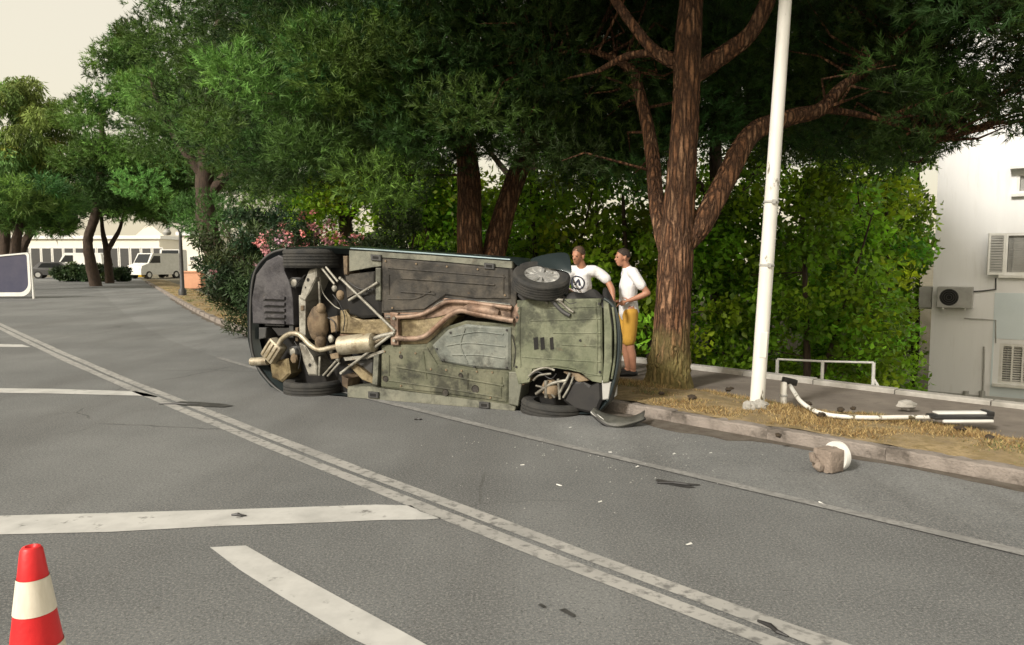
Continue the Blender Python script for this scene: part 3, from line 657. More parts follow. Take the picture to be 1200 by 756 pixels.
# --- twin-stemmed pine behind the car
bB = SN(9.6, 8.9, 0.03)
def keep_mid(p, q):
    px, py, dep = project(np.array(p)); rp = 0.7 * q * F_PX / dep
    if p[1] < 8.5: return False
    if py + rp > canopy_floor(px): return False
    if ((px - 592) / 30) ** 2 + ((py - 170) / 34) ** 2 < 1: return False
    if px < 150 and py > -80: return False
    return True
YB = bB.y
limbsB = [
    [(bB.x - .12, bB.y, -0.1, 0.27), P4(552, 340, YB, 0.235), P4(550, 260, YB, 0.215), P4(548, 190, YB + .1, 0.19), P4(530, 100, YB + .2, 0.15), P4(500, 10, YB + .3, 0.11), P4(480, -120, YB + .3, 0.05)],
    [(bB.x + .1, bB.y + .05, 0.0, 0.25), P4(575, 330, YB + .1, 0.22), P4(585, 270, YB + .2, 0.2), P4(608, 200, YB + .3, 0.17), P4(640, 130, YB + .4, 0.13), P4(670, 40, YB + .6, 0.10), P4(690, -80, YB + .6, 0.05)],
    [P4(546, 180, YB + .1, 0.12), P4(490, 130, YB - .2, 0.09), P4(430, 110, YB - .6, 0.05), P4(380, 100, YB - .9, 0.02)],
    [P4(620, 170, YB + .3, 0.10), P4(600, 80, YB, 0.08), P4(560, 0, YB - .5, 0.05)],
]
cB = ellipsoid_clumps((-1.0, 14.2, 6.4), (5.6, 4.0, 4.2), 120, rng, (0.75, 1.35), 0.55, keep_mid)
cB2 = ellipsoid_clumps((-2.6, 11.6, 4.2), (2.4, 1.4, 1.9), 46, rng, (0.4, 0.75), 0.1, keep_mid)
make_tree('pine_tree', 'twin-stemmed pine rising right behind the overturned car', bB, limbsB, cB, M_BARK, M_NEEDLE, 'needle', rng,
          'roadside pine trees', seg=28, rough=0.05, tw=0.025, tufts=125, needles=14, length=0.115, width=0.015)
def keep_back(p, q):
    px, py, dep = project(np.array(p)); rp = 0.7 * q * F_PX / dep
    return py + rp < canopy_floor(px) - 8 and py > -260 and not (px > 1090 and py > 40)
for (x_, y_, lab) in ((0.6, 19.5, 'shaded pine in the second row between the two big roadside pines'), (5.2, 19.0, 'shaded pine in the second row behind the heavy side limb'), (9.8, 23.5, 'shaded pine in the second row near the white building'), (-4.6, 20.5, 'shaded pine in the second row behind the oleander')):
    zb = ground_z((-x_ + y_) * S2, (x_ + y_) * S2)
    c = ellipsoid_clumps((x_, y_, 6.2), (4.2, 3.0, 4.6), 105, rng, (0.6, 1.05), 0.1, keep_back)
    make_tree('pine_tree', lab, (x_, y_, zb), [[(x_, y_, zb - .1, .26), (x_ + .1, y_, 1.5, .2), (x_ - .1, y_, 5, .13), (x_, y_, 9, .05)], [(x_, y_, 2.5, .1), (x_ + 1.2, y_ - .4, 4.2, .06), (x_ + 2.4, y_ - .6, 5.6, .03)], [(x_, y_, 3, .1), (x_ - 1.3, y_ + .3, 4.6, .06), (x_ - 2.2, y_ - .2, 6, .03)]], c, M_BARK_D, M_NEEDLE, 'needle', rng,
              'second row pine trees', seg=10, tw=0.03, every=2, tufts=62, needles=10, length=0.26, width=0.026)
tB = [o for o in bpy.data.objects if o.get('label', '').startswith('twin-stemmed pine rising')][0]
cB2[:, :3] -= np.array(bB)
link('painted_sunlit_clumps', needle_mesh('painted_sunlit_clumps', M_NEEDLE_LIT, cB2, rng, tufts=125, needles=14, length=.115, width=.014), tB, kind='stuff')  # front-left clumps in lighter needles, sunlight put into the colour
# --- pines farther along the road
def keep_far(lo, hi, floor):
    def k(p, q):
        px, py, dep = project(np.array(p)); rp = 0.75 * q * F_PX / dep
        return lo(py) < px - rp and px + rp < hi and py + rp < floor(px)
    return k
bC = SN(27.0, 11.9, 0.05); YC = bC.y
def keepC(p, q):
    px, py, dep = project(np.array(p)); rp = 0.8 * q * F_PX / dep
    left = np.interp(py, [-400, -100, 0, 60, 120, 300], [60, 130, 150, 148, 120, 150])
    return px - rp > left and py + rp < np.interp(px, [120, 160, 200, 240, 300, 400], [262, 262, 262, 300, 292, 250])
limbsC = [
    [(bC.x, bC.y, -0.1, 0.5), (bC.x, bC.y, 1.0, 0.40), P4(244, 270, YC, 0.36), P4(240, 200, YC, 0.30), P4(250, 100, YC, 0.22), P4(262, -20, YC, 0.12)],
    [P4(243, 230, YC, 0.2), P4(290, 180, YC, 0.15), P4(350, 140, YC - .5, 0.08)],
    [P4(241, 210, YC, 0.2), P4(200, 150, YC - .4, 0.14), P4(175, 90, YC - .8, 0.07)],
]
cC = ellipsoid_clumps((bC.x + 1.2, YC, 7.6), (5.9, 4.8, 6.2), 84, rng, (0.95, 1.75), 0.72, keepC)
cC = np.concatenate([cC, ellipsoid_clumps((bC.x + 1.2, YC + 1, 7.6), (4.6, 3.6, 5.0), 26, rng, (0.9, 1.5), 0.0, keepC)])
make_tree('pine_tree', 'broad dense pine spreading over the kerb beyond the oleander', bC, limbsC, cC, M_BARK_D, M_NEEDLE_LIT, 'needle', rng,
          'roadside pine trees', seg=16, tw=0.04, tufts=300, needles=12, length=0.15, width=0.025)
bD = G(285, 338, 0.0) + Vector((3, 3, 0)); YD = bD.y
cD = ellipsoid_clumps((bD.x - 1.0, YD, 8.0), (7, 4.5, 6.0), 60, rng, (1.0, 1.9), 0.5, lambda p, q: project(np.array(p))[1] < 270 and project(np.array(p))[0] > 180)
make_tree('pine_tree', 'dark pine standing between the broad pine and the twin-stemmed pine', bD, [[(bD.x, YD, -.1, .4), (bD.x, YD, 3, .3), (bD.x + .4, YD, 7, .2), (bD.x + .2, YD, 12, .06)]], cD, M_BARK_D, M_NEEDLE_LIT, 'needle', rng,
          'roadside pine trees', tw=0.05, tufts=150, needles=11, length=0.20, width=0.036)
bE = D(112, 318, 46); bE.z = 0.0; YE = bE.y
def keepE(p, q):
    px, py, dep = project(np.array(p)); rp = 0.7 * q * F_PX / dep
    return px - rp > np.interp(py, [40, 80, 120, 200, 300], [70, 66, 60, 62, 70]) and py - rp > np.interp(px, [60, 80, 120, 160], [70, 66, 52, 0]) and py + rp < 272
cE = ellipsoid_clumps((bE.x + 2.0, YE, 9.6), (5.2, 4.0, 6.0), 84, rng, (0.8, 1.5), 0.5, keepE)
make_tree('pine_tree', 'slim dark pine left of the broad pine above the shrub island', bE, [[(bE.x, YE, -.1, .36), P4(103, 285, YE, .28), P4(112, 250, YE, .26), P4(120, 180, YE, .2), P4(116, 110, YE, .08)]], cE, M_BARK_D, M_NEEDLE_LIT, 'needle', rng,
          'far pine trees', tw=0.06, tufts=140, needles=10, length=0.26, width=0.05)
bF = D(128, 318, 52); bF.z = 0; YF = bF.y
cF = ellipsoid_clumps((bF.x + 2.5, YF, 6.9), (6.4, 3.5, 3.6), 90, rng, (0.7, 1.2), 0.2, lambda p, q: project(np.array(p))[1] + 10 < np.interp(project(np.array(p))[0], [60, 110, 150, 190, 230], [268, 272, 268, 262, 275]) and 70 < project(np.array(p))[0] < 300)
make_tree('pine_tree', 'small forked pine behind the clipped shrubs', bF, [[(bF.x, YF, -.1, .3), P4(126, 300, YF, .24), P4(124, 288, YF, .2), P4(120, 268, YF, .14), P4(118, 230, YF, .06)], [P4(125, 296, YF, .18), P4(134, 280, YF, .16), P4(141, 266, YF, .12), P4(150, 230, YF, .05)]], cF, M_BARK_D, M_NEEDLE_LIT, 'needle', rng,
          'far pine trees', seg=10, tw=0.06, tufts=60, needles=9, length=0.42, width=0.06)
for (px, lean, Yb, lab) in ((22, 8, 40, 'dark leaning pine beside the white framed panel'), (38, 22, 47, 'second leaning pine beyond the white framed panel')):
    b = D(px - lean, 318, Yb); b.z = 0
    c = ellipsoid_clumps((D(px, 245, Yb).x, Yb, 4.8), (3.2, 2.6, 1.9), 44, rng, (0.6, 1.0), 0.2, lambda p, q: 215 < project(np.array(p))[1] < 268)
    make_tree('pine_tree', lab, b, [[(b.x, Yb, -.1, .32), P4(px - lean * .5, 290, Yb, .26), P4(px, 268, Yb, .22), P4(px + lean * .4, 235, Yb, .08)]], c, M_BARK_D, M_NEEDLE_LIT, 'needle', rng,
              'far pine trees', seg=10, tw=0.05, tufts=60, needles=9, length=0.36, width=0.05)
# --- pale willow at the far left
bW = D(8, 318, 50); bW.z = 0; YW = bW.y
cW = ellipsoid_clumps((bW.x + .6, YW, 9.4), (4.2, 3.6, 4.9), 130, rng, (0.5, 0.9), 0.45, lambda p, q: project(np.array(p))[1] - 8 > np.interp(project(np.array(p))[0], [-100, 0, 40, 70, 90], [70, 94, 92, 108, 160]) and project(np.array(p))[1] < 262)
make_tree('willow_tree', 'pale yellow-green drooping tree left of the pines', bW, [[(bW.x, YW, -.1, .4), (bW.x, YW, 4, .32), (bW.x + .4, YW, 9, .15)]], cW, M_BARK_D, M_WILLOW, 'leaf', rng, tw=0.05,
          leaves=330, size=0.36, aspect=0.22, droop=1.4, flat=1.1)
# --- bright broadleaf trees below the pavement
blist = [(628, 15.0, 215, 1.9), (735, 14.2, 225, 2.0), (850, 15.2, 215, 2.3), (945, 14.0, 240, 2.0), (1040, 16.2, 215, 2.2), (560, 18.5, 240, 2.2), (700, 19.5, 170, 2.8), (900, 20.5, 150, 3.0), (1075, 23, 190, 2.2), (440, 20, 215, 2.3), (500, 16.5, 222, 1.6), (1000, 22, 185, 2.4)]
blab = ['behind the car front', 'behind the two standing men', 'behind the white lamp post', 'behind the low white railing', 'against the corner of the white building', 'left of the twin-stemmed pine', 'in the second row past the men', 'in the second row past the lamp post', 'touching the white building wall', 'behind the pink oleander', 'between the oleander and the twin stems', 'in the second row past the railing']
def keep_b(p, q):
    px, py, dep = project(np.array(p)); rp = 0.8 * q * F_PX / dep
    if px + rp > np.interp(py, [150, 300, 320, 380, 450], [1106, 1096, 1078, 1078, 1086]): return False
    if dep < 13 and p[2] > 3: return False
    return True
for i, (px, Yb, top, rx) in enumerate(blist):
    b = D(px, 300, Yb); b.z = -2.36 if px > 590 else 0.0; zt = D(px, top - 24, Yb).z
    zc = (zt + b.z) / 2 + 0.15; c = ellipsoid_clumps((b.x, Yb, zc), (rx, 1.3, (zt - b.z) / 2 + .2), 72, rng, (0.32, 0.62), 0.3, keep_b)
    make_tree('broadleaf_tree', 'leafy yellow-green broadleaf tree ' + blab[i], b, [[(b.x, Yb, b.z - .1, .10), (b.x + .1, Yb, b.z + 1.5, .08), (b.x - .1, Yb, zt - .4, .03)], [(b.x + .05, Yb, b.z + .7, .06), (b.x + (.7 if px < 1000 else -.5), Yb - .2, zc + .4, .03), (b.x + (1.1 if px < 1000 else -.8), Yb - .2, zt - .6, .015)]],
              c, M_BARK_D, M_LEAF, 'leaf', rng, 'broadleaf trees below the pavement', seg=8, tw=0.012, every=2, leaves=150, size=0.14, aspect=0.62, lit=0.36)
# --- shrubs behind the car
def shrub(name, label, px, py_top, Y, rx, m, n=40, leaves=200, size=0.09, flowers=0, zb=0.0, aspect=0.4, group=None, ry=1.0):
    b = D(px, 320, Y); b.z = zb; zt = D(px, py_top, Y).z
    t = thing(name, label, 'shrub', b, group=group)
    c = ellipsoid_clumps((0, 0, (zt - zb) * .5), (rx, ry, (zt - zb) * .5), n, rng, (0.22, 0.42), 0.25, lambda p, q: p[2] - q > -0.1)
    mb = MB()
    for k in range(9):
        a = random.uniform(0, 6.28); r = random.uniform(.3, .8)
        mb.tube([(0, 0, 0), (math.cos(a) * rx * r * .4, math.sin(a) * ry * r * .4, (zt - zb) * .5), (math.cos(a) * rx * r, math.sin(a) * ry * r, (zt - zb) * .85)], [.025, .018, .006], 5)
    mb.build('stems', M_BARK_D, t)
    link('foliage', leaf_mesh('foliage', m, c, rng, leaves=leaves, size=size, aspect=aspect, droop=0.0), t)
    if flowers:
        fc = []
        for k in range(flowers):
            a = random.uniform(0, 6.28); r = random.uniform(0, 1) ** .5
            fc.append((math.cos(a) * rx * r, -abs(math.sin(a)) * ry * r, (zt - zb) * (random.uniform(.72, 1.0) - .2 * r), .07))
        link('flowers', leaf_mesh('flowers', M_PINK, np.array(fc), rng, leaves=16, size=0.055, aspect=.9), t, kind='stuff')
    return t
shrub('oleander_shrub', 'oleander shrub with pink flowers behind the car boot', 368, 246, 14.5, 1.15, M_LEAF_D, 50, 240, .12, 85, aspect=.22)
shrub('oleander_shrub', 'dark flowerless oleander at the kerb left of the car', 292, 262, 15.5, 0.8, M_LEAF_D, 40, 240, .13, 3, aspect=.22)
shrub('leafy_shrub', 'low leafy shrub between the oleander and the twin pine stems', 472, 252, 13.8, 1.1, M_LEAF_D, 44, 200, .10, 0, aspect=.5)
shrub('leafy_shrub', 'dense dark shrub at the foot of the broad pine', 300, 240, 22, 1.7, M_LEAF_D, 50, 200, .16, 0, aspect=.4)
for px, lab, rx in ((85, 'round clipped shrub under the slim pine', 1.3), (122, 'wide clipped hedge mound beside the car park', 2.2)):
    shrub('clipped_shrub', lab, px, 312, 56, rx, M_LEAF_D, 60, 160, .22, 0, aspect=.5, group='clipped shrubs', ry=.9)

# ================================================================== OVERTURNED CAR
YAW = R(-22)
car_o = Vector(((368 - 600) / F_PX * 8.75, 8.75, 0))
EX = Vector((math.cos(YAW), math.sin(YAW), 0)); EN = Vector((math.sin(YAW), -math.cos(YAW), 0))
car = thing('overturned_car', 'dark green car lying on its side with its underbody exposed to the road', 'car', car_o, YAW)
def U(px, py, c=0.0):
    d = ray(px, py); o = Vector((0, 0, CAM_H)) - car_o - EN * c
    t = -o.dot(EN) / d.dot(EN); p = o + d * t
    return (p.dot(EX), p.z)
def LC(u, v, c): return Vector((u, -c, v))          # car local: length, away from camera, up
def PX(px, py, c): return LC(*U(px, py, c), c)
def panel(name, pts, c0, c1, m, parent=car, inset=0.012, smooth=False):
    if c0 <= -.09: c0 = -.25
    mb = MB(); mb.prism([U(x, y, c1) for x, y in pts], LC, c0, c1, inset)
    for i, v in enumerate(mb.v): mb.v[i] = (v[0], v[1], max(0.006, v[2]))
    return mb.build(name, m, parent, smooth)
def rod(name, pts, c, r, m, parent=car, seg=12, cs=None):
    mb = MB(); q = [PX(p[0], p[1], (p[2] if len(p) > 2 else c)) for p in pts]
    if len(q) > 2:
        sp = smooth_path([(*v, r) for v in q], 6); q = [p[:3] for p in sp]
    mb.tube(q, r, seg); return mb.build(name, m, parent, True)
outline = [(293, 398), (292.5, 352), (297, 322), (308, 305), (322, 296), (338, 291.5), (370, 290.5), (410, 291.5), (440, 293.5), (520, 299), (600, 305), (618, 318), (640, 336), (668, 347), (700, 349), (716, 358), (723, 374), (727, 398), (725, 435), (716, 468), (700, 484), (660, 488), (600, 486.5), (520, 479), (440, 472), (400, 469), (360, 468), (337, 464), (320, 453), (307, 438), (298, 420)]
ab = [U(x, y, -0.06) for x, y in outline]; nO = len(ab)
cxm, czm = sum(p[0] for p in ab) / nO, sum(p[1] for p in ab) / nO
# body shell: stacked outlines from the floor edge to the shoulder, then bonnet/boot deck
mb = MB(); secs = [(-0.13, 0.955), (-0.06, 0.985), (-0.02, 1.0), (-0.10, 1.012), (-0.30, 1.022), (-0.50, 1.02), (-0.62, 1.0), (-0.70, 0.955), (-0.74, 0.86)]
for c, k in secs:
    for (u, v) in ab:
        z = czm + (v - czm) * (1 + (k - 1) * 1.6); uu = cxm + (u - cxm) * (1 + (k - 1) * 0.8); uu -= max(0, u - 2.9) * .55 * max(0, -c - .08); mb.v.append((uu, -c, min(max(z, 0.004), 1.80)))
mb.f = [(i * nO + k, i * nO + (k + 1) % nO, (i + 1) * nO + (k + 1) % nO, (i + 1) * nO + k) for i in range(len(secs) - 1) for k in range(nO)]
mb.f += [tuple((len(secs) - 1) * nO + k for k in range(nO))]
mb.build('body', M_CARPAINT, car, True)
# greenhouse
mb = MB(); gz = czm
for (c, a0, a1, w_) in ((-0.735, 0.10, 2.35, 0.76), (-0.95, 0.42, 1.85, 0.66), (-1.12, 0.62, 1.55, 0.58), (-1.16, 0.75, 1.42, 0.52)):
    for (a, s_) in ((a0, -1), (a0 + .12, -1.04), (a1 - .12, -1.04), (a1, -1), (a1, 1), (a1 - .12, 1.04), (a0 + .12, 1.04), (a0, 1)):
        mb.v.append((a, -c, gz + s_ * w_))
mb.f = [(i * 8 + k, i * 8 + (k + 1) % 8, (i + 1) * 8 + (k + 1) % 8, (i + 1) * 8 + k) for i in range(3) for k in range(8)] + [tuple(24 + k for k in range(8))]
mb.build('cabin_glass', M_GLASS, car, True)
mb = MB(); mb.box((1.08, 1.165, gz), (0.95, 0.04, 1.16), bev=.015); mb.build('roof', M_CARPAINT, car, True)
for zz in (0.32, 1.36):
    mb = MB(); mb.box((-0.905, 0.40, zz), (0.05, 0.16, 0.30), bev=.015); mb.build('tail_light', M_LAMP_R, car, True)
for zz in (0.33,):
    mb = MB(); mb.box((3.50, 0.42, zz), (0.08, 0.16, 0.36), bev=.02); mb.build('headlight', M_LAMP_W, car, True)
# floor pan (cavity shade painted near-black behind everything)
mb = MB(); n2 = [(cxm + (u - cxm) * 0.975, max(0.01, czm + (v - czm) * 0.965)) for u, v in ab]
mb.prism(n2, LC, -0.40, -0.24, 0.0); mb.build('floor_pan', M_PIT, car)
# rear valance and louvres
val = panel('rear_valance', [(296, 379), (295, 350), (300, 322), (312, 306), (326, 299), (334, 303), (333, 318), (340, 334), (343, 352), (344, 381)], -0.11, -0.015, M_VAL)
for i in range(5):
    y = 347 + i * 7.2
    panel('louvre', [(309 + i * .6, y), (333, y + .8), (333, y + 4), (308 + i * .6, y + 3.2)], -0.02, 0.012, M_GREYP if i == 9 else M_VAL, val, .004)
    panel('louvre_slot', [(309 + i * .6, y + 4.1), (333, y + 4.9), (333, y + 6.6), (308 + i * .6, y + 5.8)], -0.02, -0.0105, M_PIT, val, .0)
rod('bumper_lip', [(336, 291.5), (318, 297), (303, 311), (296, 330), (293.5, 365), (294, 400), (299, 423), (310, 441), (325, 456), (342, 465)], -0.03, 0.016, M_DARKG)
panel('spare_wheel_well', [(315, 424), (337, 420), (340, 438), (330, 448), (318, 443)], -0.12, -0.02, M_SHIELD, inset=.03)
panel('bumper_bracket', [(303, 384), (312, 384), (311, 396), (303, 398)], -0.12, -0.03, M_DARKG)
panel('bumper_bracket', [(318, 384), (340, 384), (340, 392), (326, 394)], -0.12, -0.05, M_BLACK)
# wheels
def wheel(px, py, c, parent=car, r=0.318, wd=0.225, tilt=0.0, lean=0.0, side=1):
    """wheel axis runs across the car (local z); tilt turns it in the underbody plane, lean towards the road"""
    a, b = U(px, py, c); t = thing_part('wheel', car); rot = Matrix.Rotation(tilt, 3, 'Y') @ Matrix.Rotation(lean, 3, 'X')
    cen = Vector((a, -c, b)); h = wd / 2
    prof = [(r * .62, -h * .86), (r * .80, -h), (r * .93, -h * .97), (r * .985, -h * .78)]
    for k in range(5):
        g = -h * .62 + k * h * .31
        prof += [(r, g - h * .10), (r, g + h * .10), (r * .972, g + h * .115), (r * .972, g + h * .195)]
    prof = prof[:-2] + [(r * .985, h * .78), (r * .93, h * .97), (r * .80, h), (r * .62, h * .86), (r * .62, -h * .86)]
    mb = MB(); mb.lathe(prof, cen, 'z', 48, rot); mb.build('tyre', M_TYRE, t, True)
    mb = MB(); z1 = h * .80 * side
    mb.lathe([(r * .63, -h * .8), (r * .63, h * .8)], cen, 'z', 36, rot)
    mb.lathe([(r * .63, z1), (r * .57, z1 * .92), (r * .55, z1 * .55), (0.001, z1 * .5)], cen, 'z', 36, rot)
    for k in range(10):
        q = Matrix.Rotation(k * math.pi / 5, 3, 'Z'); mb.box(cen + rot @ (q @ Vector((r * .33, 0, z1 * .78))), (r * .50, r * .10, h * .28), rot @ q)
    mb.lathe([(r * .15, z1 * .6), (r * .15, z1 * .98), (0.001, z1)], cen, 'z', 20, rot)
    mb.lathe([(0.001, -h * .6), (r * .5, -h * .55), (r * .58, -h * .2)], cen, 'z', 24, rot)
    mb.build('rim', M_RIM, t, True)
    return t
def thing_part(name, parent): return link(name, None, parent)
wheel(368, 303, -0.19, side=1, r=.362)
wheel(368, 455, -0.19, side=-1, r=.362)
wheel(634, 329, -0.06, tilt=R(15), lean=R(22), side=1, r=.30, wd=.185)
wheel(648, 480, -0.15, tilt=R(5), side=-1, r=.345)
# rear axle
panel('rear_subframe', [(350, 346), (358, 346), (358, 398), (351, 398)], -0.11, 0.0, M_ALU)
panel('rear_subframe', [(338, 352), (343, 352), (344, 396), (339, 396)], -0.11, -0.05, M_DARKG)
for pts, hole in (([(362, 316), (370, 314), (371, 324), (364, 340), (357, 353), (351, 350), (354, 335)], (361, 328)), ([(350, 402), (357, 405), (366, 418), (371, 430), (371, 440), (361, 440), (355, 424)], (363, 428))):
    ta = panel('trailing_arm', pts, -0.10, 0.04, M_ALU, inset=.02)
    mb = MB(); mb.lathe([(0.001, 0), (.022, 0), (.022, .006)], PX(*hole, .041) , 'y', 14); mb.build('hole', M_PIT, ta)
    mb = MB(); mb.lathe([(0.001, 0), (.012, 0), (.012, .006)], PX(hole[0] - 3, hole[1] + 9, .041), 'y', 12); mb.build('hole', M_PIT, ta)
for (x, y) in ((344, 331), (342, 412)):
    mb = MB(); mb.lathe([(0.03, .10), (.05, .08), (.05, .0), (.028, -.01), (.001, -.01)], PX(x, y, -.03), 'y', 20); mb.build('spring_seat', M_ALU, car, True)
rng2 = random.Random(3)
mb = MB(); mb.ball(PX(373, 380, -.02), (.135, .10, .215), 16, 10, jit=.05, rnd=rng2); mb.ball(PX(376, 400, 0.0), (.07, .07, .09), 12, 8); mb.ball(PX(376, 362, 0.0), (.06, .06, .07), 12, 8); mb.build('differential', M_DIFF, car, True)
for pts in ([(377, 314), (392, 333)], [(382, 313), (396, 330)], [(374, 330), (375, 356)], [(379, 440), (394, 423)], [(384, 441), (398, 425)], [(375, 418), (374, 440)]):
    rod('suspension_link', pts, 0.0, 0.014, M_ALU)
for (x, y, r_) in ((399, 346, .05), (392, 338, .035), (388, 397, .04), (388, 411, .03), (345, 420, .05), (396, 421, .03)):
    mb = MB(); mb.ball(PX(x, y, -.02), (r_, r_ * .8, r_ * 1.2), 10, 7, jit=.08, rnd=rng2); mb.build('joint', M_DIFF if r_ > .04 else M_ALU, car, True)
rod('brake_line', [(374, 318), (378, 342), (390, 357), (398, 362)], -.03, .007, M_ALU)
# exhaust
ex = thing_part('exhaust', car)
mb = MB(); A_, B_ = PX(312, 412, .03), PX(331, 408, .03)
cc = PX(321, 411, .01); q = Matrix.Rotation(R(38), 3, 'Y')
mb.box(cc, (.21, .15, .27), q, bev=.035); mb.build('rear_muffler', M_EXH, ex, True)
mb = MB()
for k in (-1, 0, 1): mb.box(cc + q @ Vector((k * .06, -.077, 0)), (.016, .012, .21), q, bev=.004)
mb.build('muffler_rib', M_SHIELD, ex)
rod('tail_pipe', [(314, 423), (295, 424)], 0.0, .052, M_EXH, ex, 20)
mb = MB(); mb.lathe([(.040, -.002), (.001, -.001)], PX(294.4, 424, 0.0), 'x', 18); mb.build('pipe_mouth', M_PIT, ex)
rod('exhaust_pipe', [(322, 415), (330, 398), (341, 391), (352, 393), (363, 404), (374, 410), (386, 408), (400, 405)], .045, .030, M_EXH, ex, 14)
mb = MB(); a_ = PX(398, 405, .03); b_ = PX(440, 401, .03)
mb.tube([a_, a_ + (b_ - a_) * .04, a_ + (b_ - a_) * .96, b_], [.085, .112, .112, .085], 24); mb.build('middle_muffler', M_EXH, ex, True)
rod('exhaust_pipe', [(438, 402), (447, 397), (455, 393)], .03, .028, M_EXH, ex)
rod('exhaust_pipe', [(438, 397), (450, 393), (462, 391)], .05, .026, M_ALU, ex)
rod('exhaust_pipe', [(464, 396), (478, 397), (492, 396), (503, 391), (516, 379), (528, 369), (540, 364), (556, 367), (580, 372), (602, 376)], .055, .030, M_RUST, ex, 14)
rod('exhaust_pipe', [(464, 372), (480, 371), (496, 368), (512, 360), (524, 354), (545, 354), (570, 357), (600, 361)], .030, .024, M_RUST, ex, 12)
mb = MB(); a_ = PX(545, 361, .02); b_ = PX(585, 367, .02); mb.tube([a_, a_ * .85 + b_ * .15, a_ * .15 + b_ * .85, b_], [.03, .065, .065, .03], 18); mb.build('catalytic_converter', M_RUST, ex, True)
# tunnel shields
panel('tunnel_shield', [(398, 364), (404, 363), (409, 371), (424, 375), (456, 374), (457, 392), (444, 393), (398, 391)], -.10, -.005, M_SHIELD, inset=.03)
panel('tunnel_shield', [(398, 391.5), (444, 394), (444, 397), (398, 397)], -.10, -.03, M_RUST)
panel('tunnel_shield', [(465, 375), (494, 373), (508, 372), (530, 366), (536, 371), (524, 384), (508, 398), (500, 404), (466, 406)], -.10, -.012, M_SHIELD, inset=.02)
panel('tunnel_shield', [(449, 366), (494, 364), (520, 349.5), (530, 349), (599, 357), (599, 376), (560, 372), (536, 365), (512, 372), (494, 374), (450, 374)], -.09, .0, M_RUST, inset=.015)
mb = MB(); mb.ball(PX(608, 371, -.03), (.075, .07, .15), 16, 10); mb.build('downpipe_cover', M_RUST, car, True)
# braces
for pts in ([(399, 326), (463, 388)], [(463, 389), (400, 437)], [(443, 331), (409, 352)]):
    rod('underbody_brace', pts, .055, .017, M_ALU)
for pts in ([(440, 314), (446, 314), (446, 352), (440, 352)], [(438, 415), (444, 415), (442, 452), (436, 451)]):
    panel('floor_rail', pts, -.05, .03, M_SILLG)
panel('brace_plate', [(457, 366), (466, 367), (467, 405), (458, 405)], -.05, .045, M_RUST)
for (x, y) in ((462, 373), (462, 399), (399, 326), (400, 437)):
    mb = MB(); mb.lathe([(.001, -.014), (.018, -.014), (.02, 0)], PX(x, y, .062), 'y', 6); mb.build('bolt', M_ALU, car)
panel('diagonal_strut', [(407, 427), (416, 426), (439, 444), (437, 450), (424, 445)], -.06, .02, M_SHIELD)
panel('link_arm', [(402, 419), (430, 416), (449, 410), (450, 413), (430, 421), (404, 423)], -.04, .03, M_ALU)
# tanks and floor
panel('floor_base', [(447, 405), (500, 403), (520, 384), (545, 376), (600, 380), (606, 372), (612, 440), (604, 476), (520, 464), (447, 454)], -.09, .006, M_FLOOR_G, inset=.01)
panel('floor_base', [(447, 302.5), (520, 307.5), (600, 315), (606, 330), (604, 372), (598, 358), (520, 349), (494, 366), (447, 367)], -.09, .004, M_FLOOR_D, inset=.01)
panel('fuel_tank', [(405, 352), (420, 345), (438, 346), (446, 354), (447, 371), (424, 373), (409, 368)], -.10, .015, M_PIT, inset=.03)
panel('floor_rear_panel', [(404, 322), (439, 318), (439, 350), (418, 344), (406, 350)], -.10, -.01, M_FLOOR_D, inset=.02)
panel('floor_rear_panel', [(410, 424), (437, 420), (436, 440), (424, 430)], -.10, -.04, M_DARKG)
panel('floor_panel', [(447, 303), (520, 308), (597, 315.5), (598, 350), (560, 350), (522, 346.5), (496, 363), (448, 365)], -.09, .02, M_FLOOR_D, inset=.02)
fl = panel('floor_panel', [(447, 408), (500, 407), (512, 427), (560, 434), (597, 437), (595, 472), (520, 462), (446, 453)], -.09, .02, M_FLOOR_G, inset=.02)
for (x, y, r_) in ((452, 444, .028), (522, 460, .03), (557, 456, .034), (470, 418, .018), (540, 440, .02)):
    mb = MB(); mb.lathe([(r_, .0), (r_ * 1.25, -.006), (r_ * 1.4, .004)], PX(x, y, .02), 'y', 18); mb.lathe([(.001, -.001), (r_, -.001)], PX(x, y, .0205), 'y', 18); mb.build('drain_plug', M_FLOOR_D, fl, True)
for pts in ([(470, 326), (580, 334)], [(470, 342), (510, 345)], [(465, 430), (590, 452)]):
    rod('pressed_rib', pts, .02, .012, M_FLOOR_D if pts[0][1] < 380 else M_FLOOR_G)
gp = panel('gearbox_plate', [(506, 405), (524, 387), (545, 380), (598, 384), (598, 434), (560, 432), (516, 424)], -.09, .035, M_PLATE, inset=.03)
for pts in ([(530, 394), (560, 389), (590, 392)], [(524, 405), (550, 402), (592, 406)], [(530, 416), (562, 416), (592, 420)], [(545, 385), (540, 405), (548, 426)]):
    rod('pressed_rib', pts, .036, .009, M_PLATE, gp)
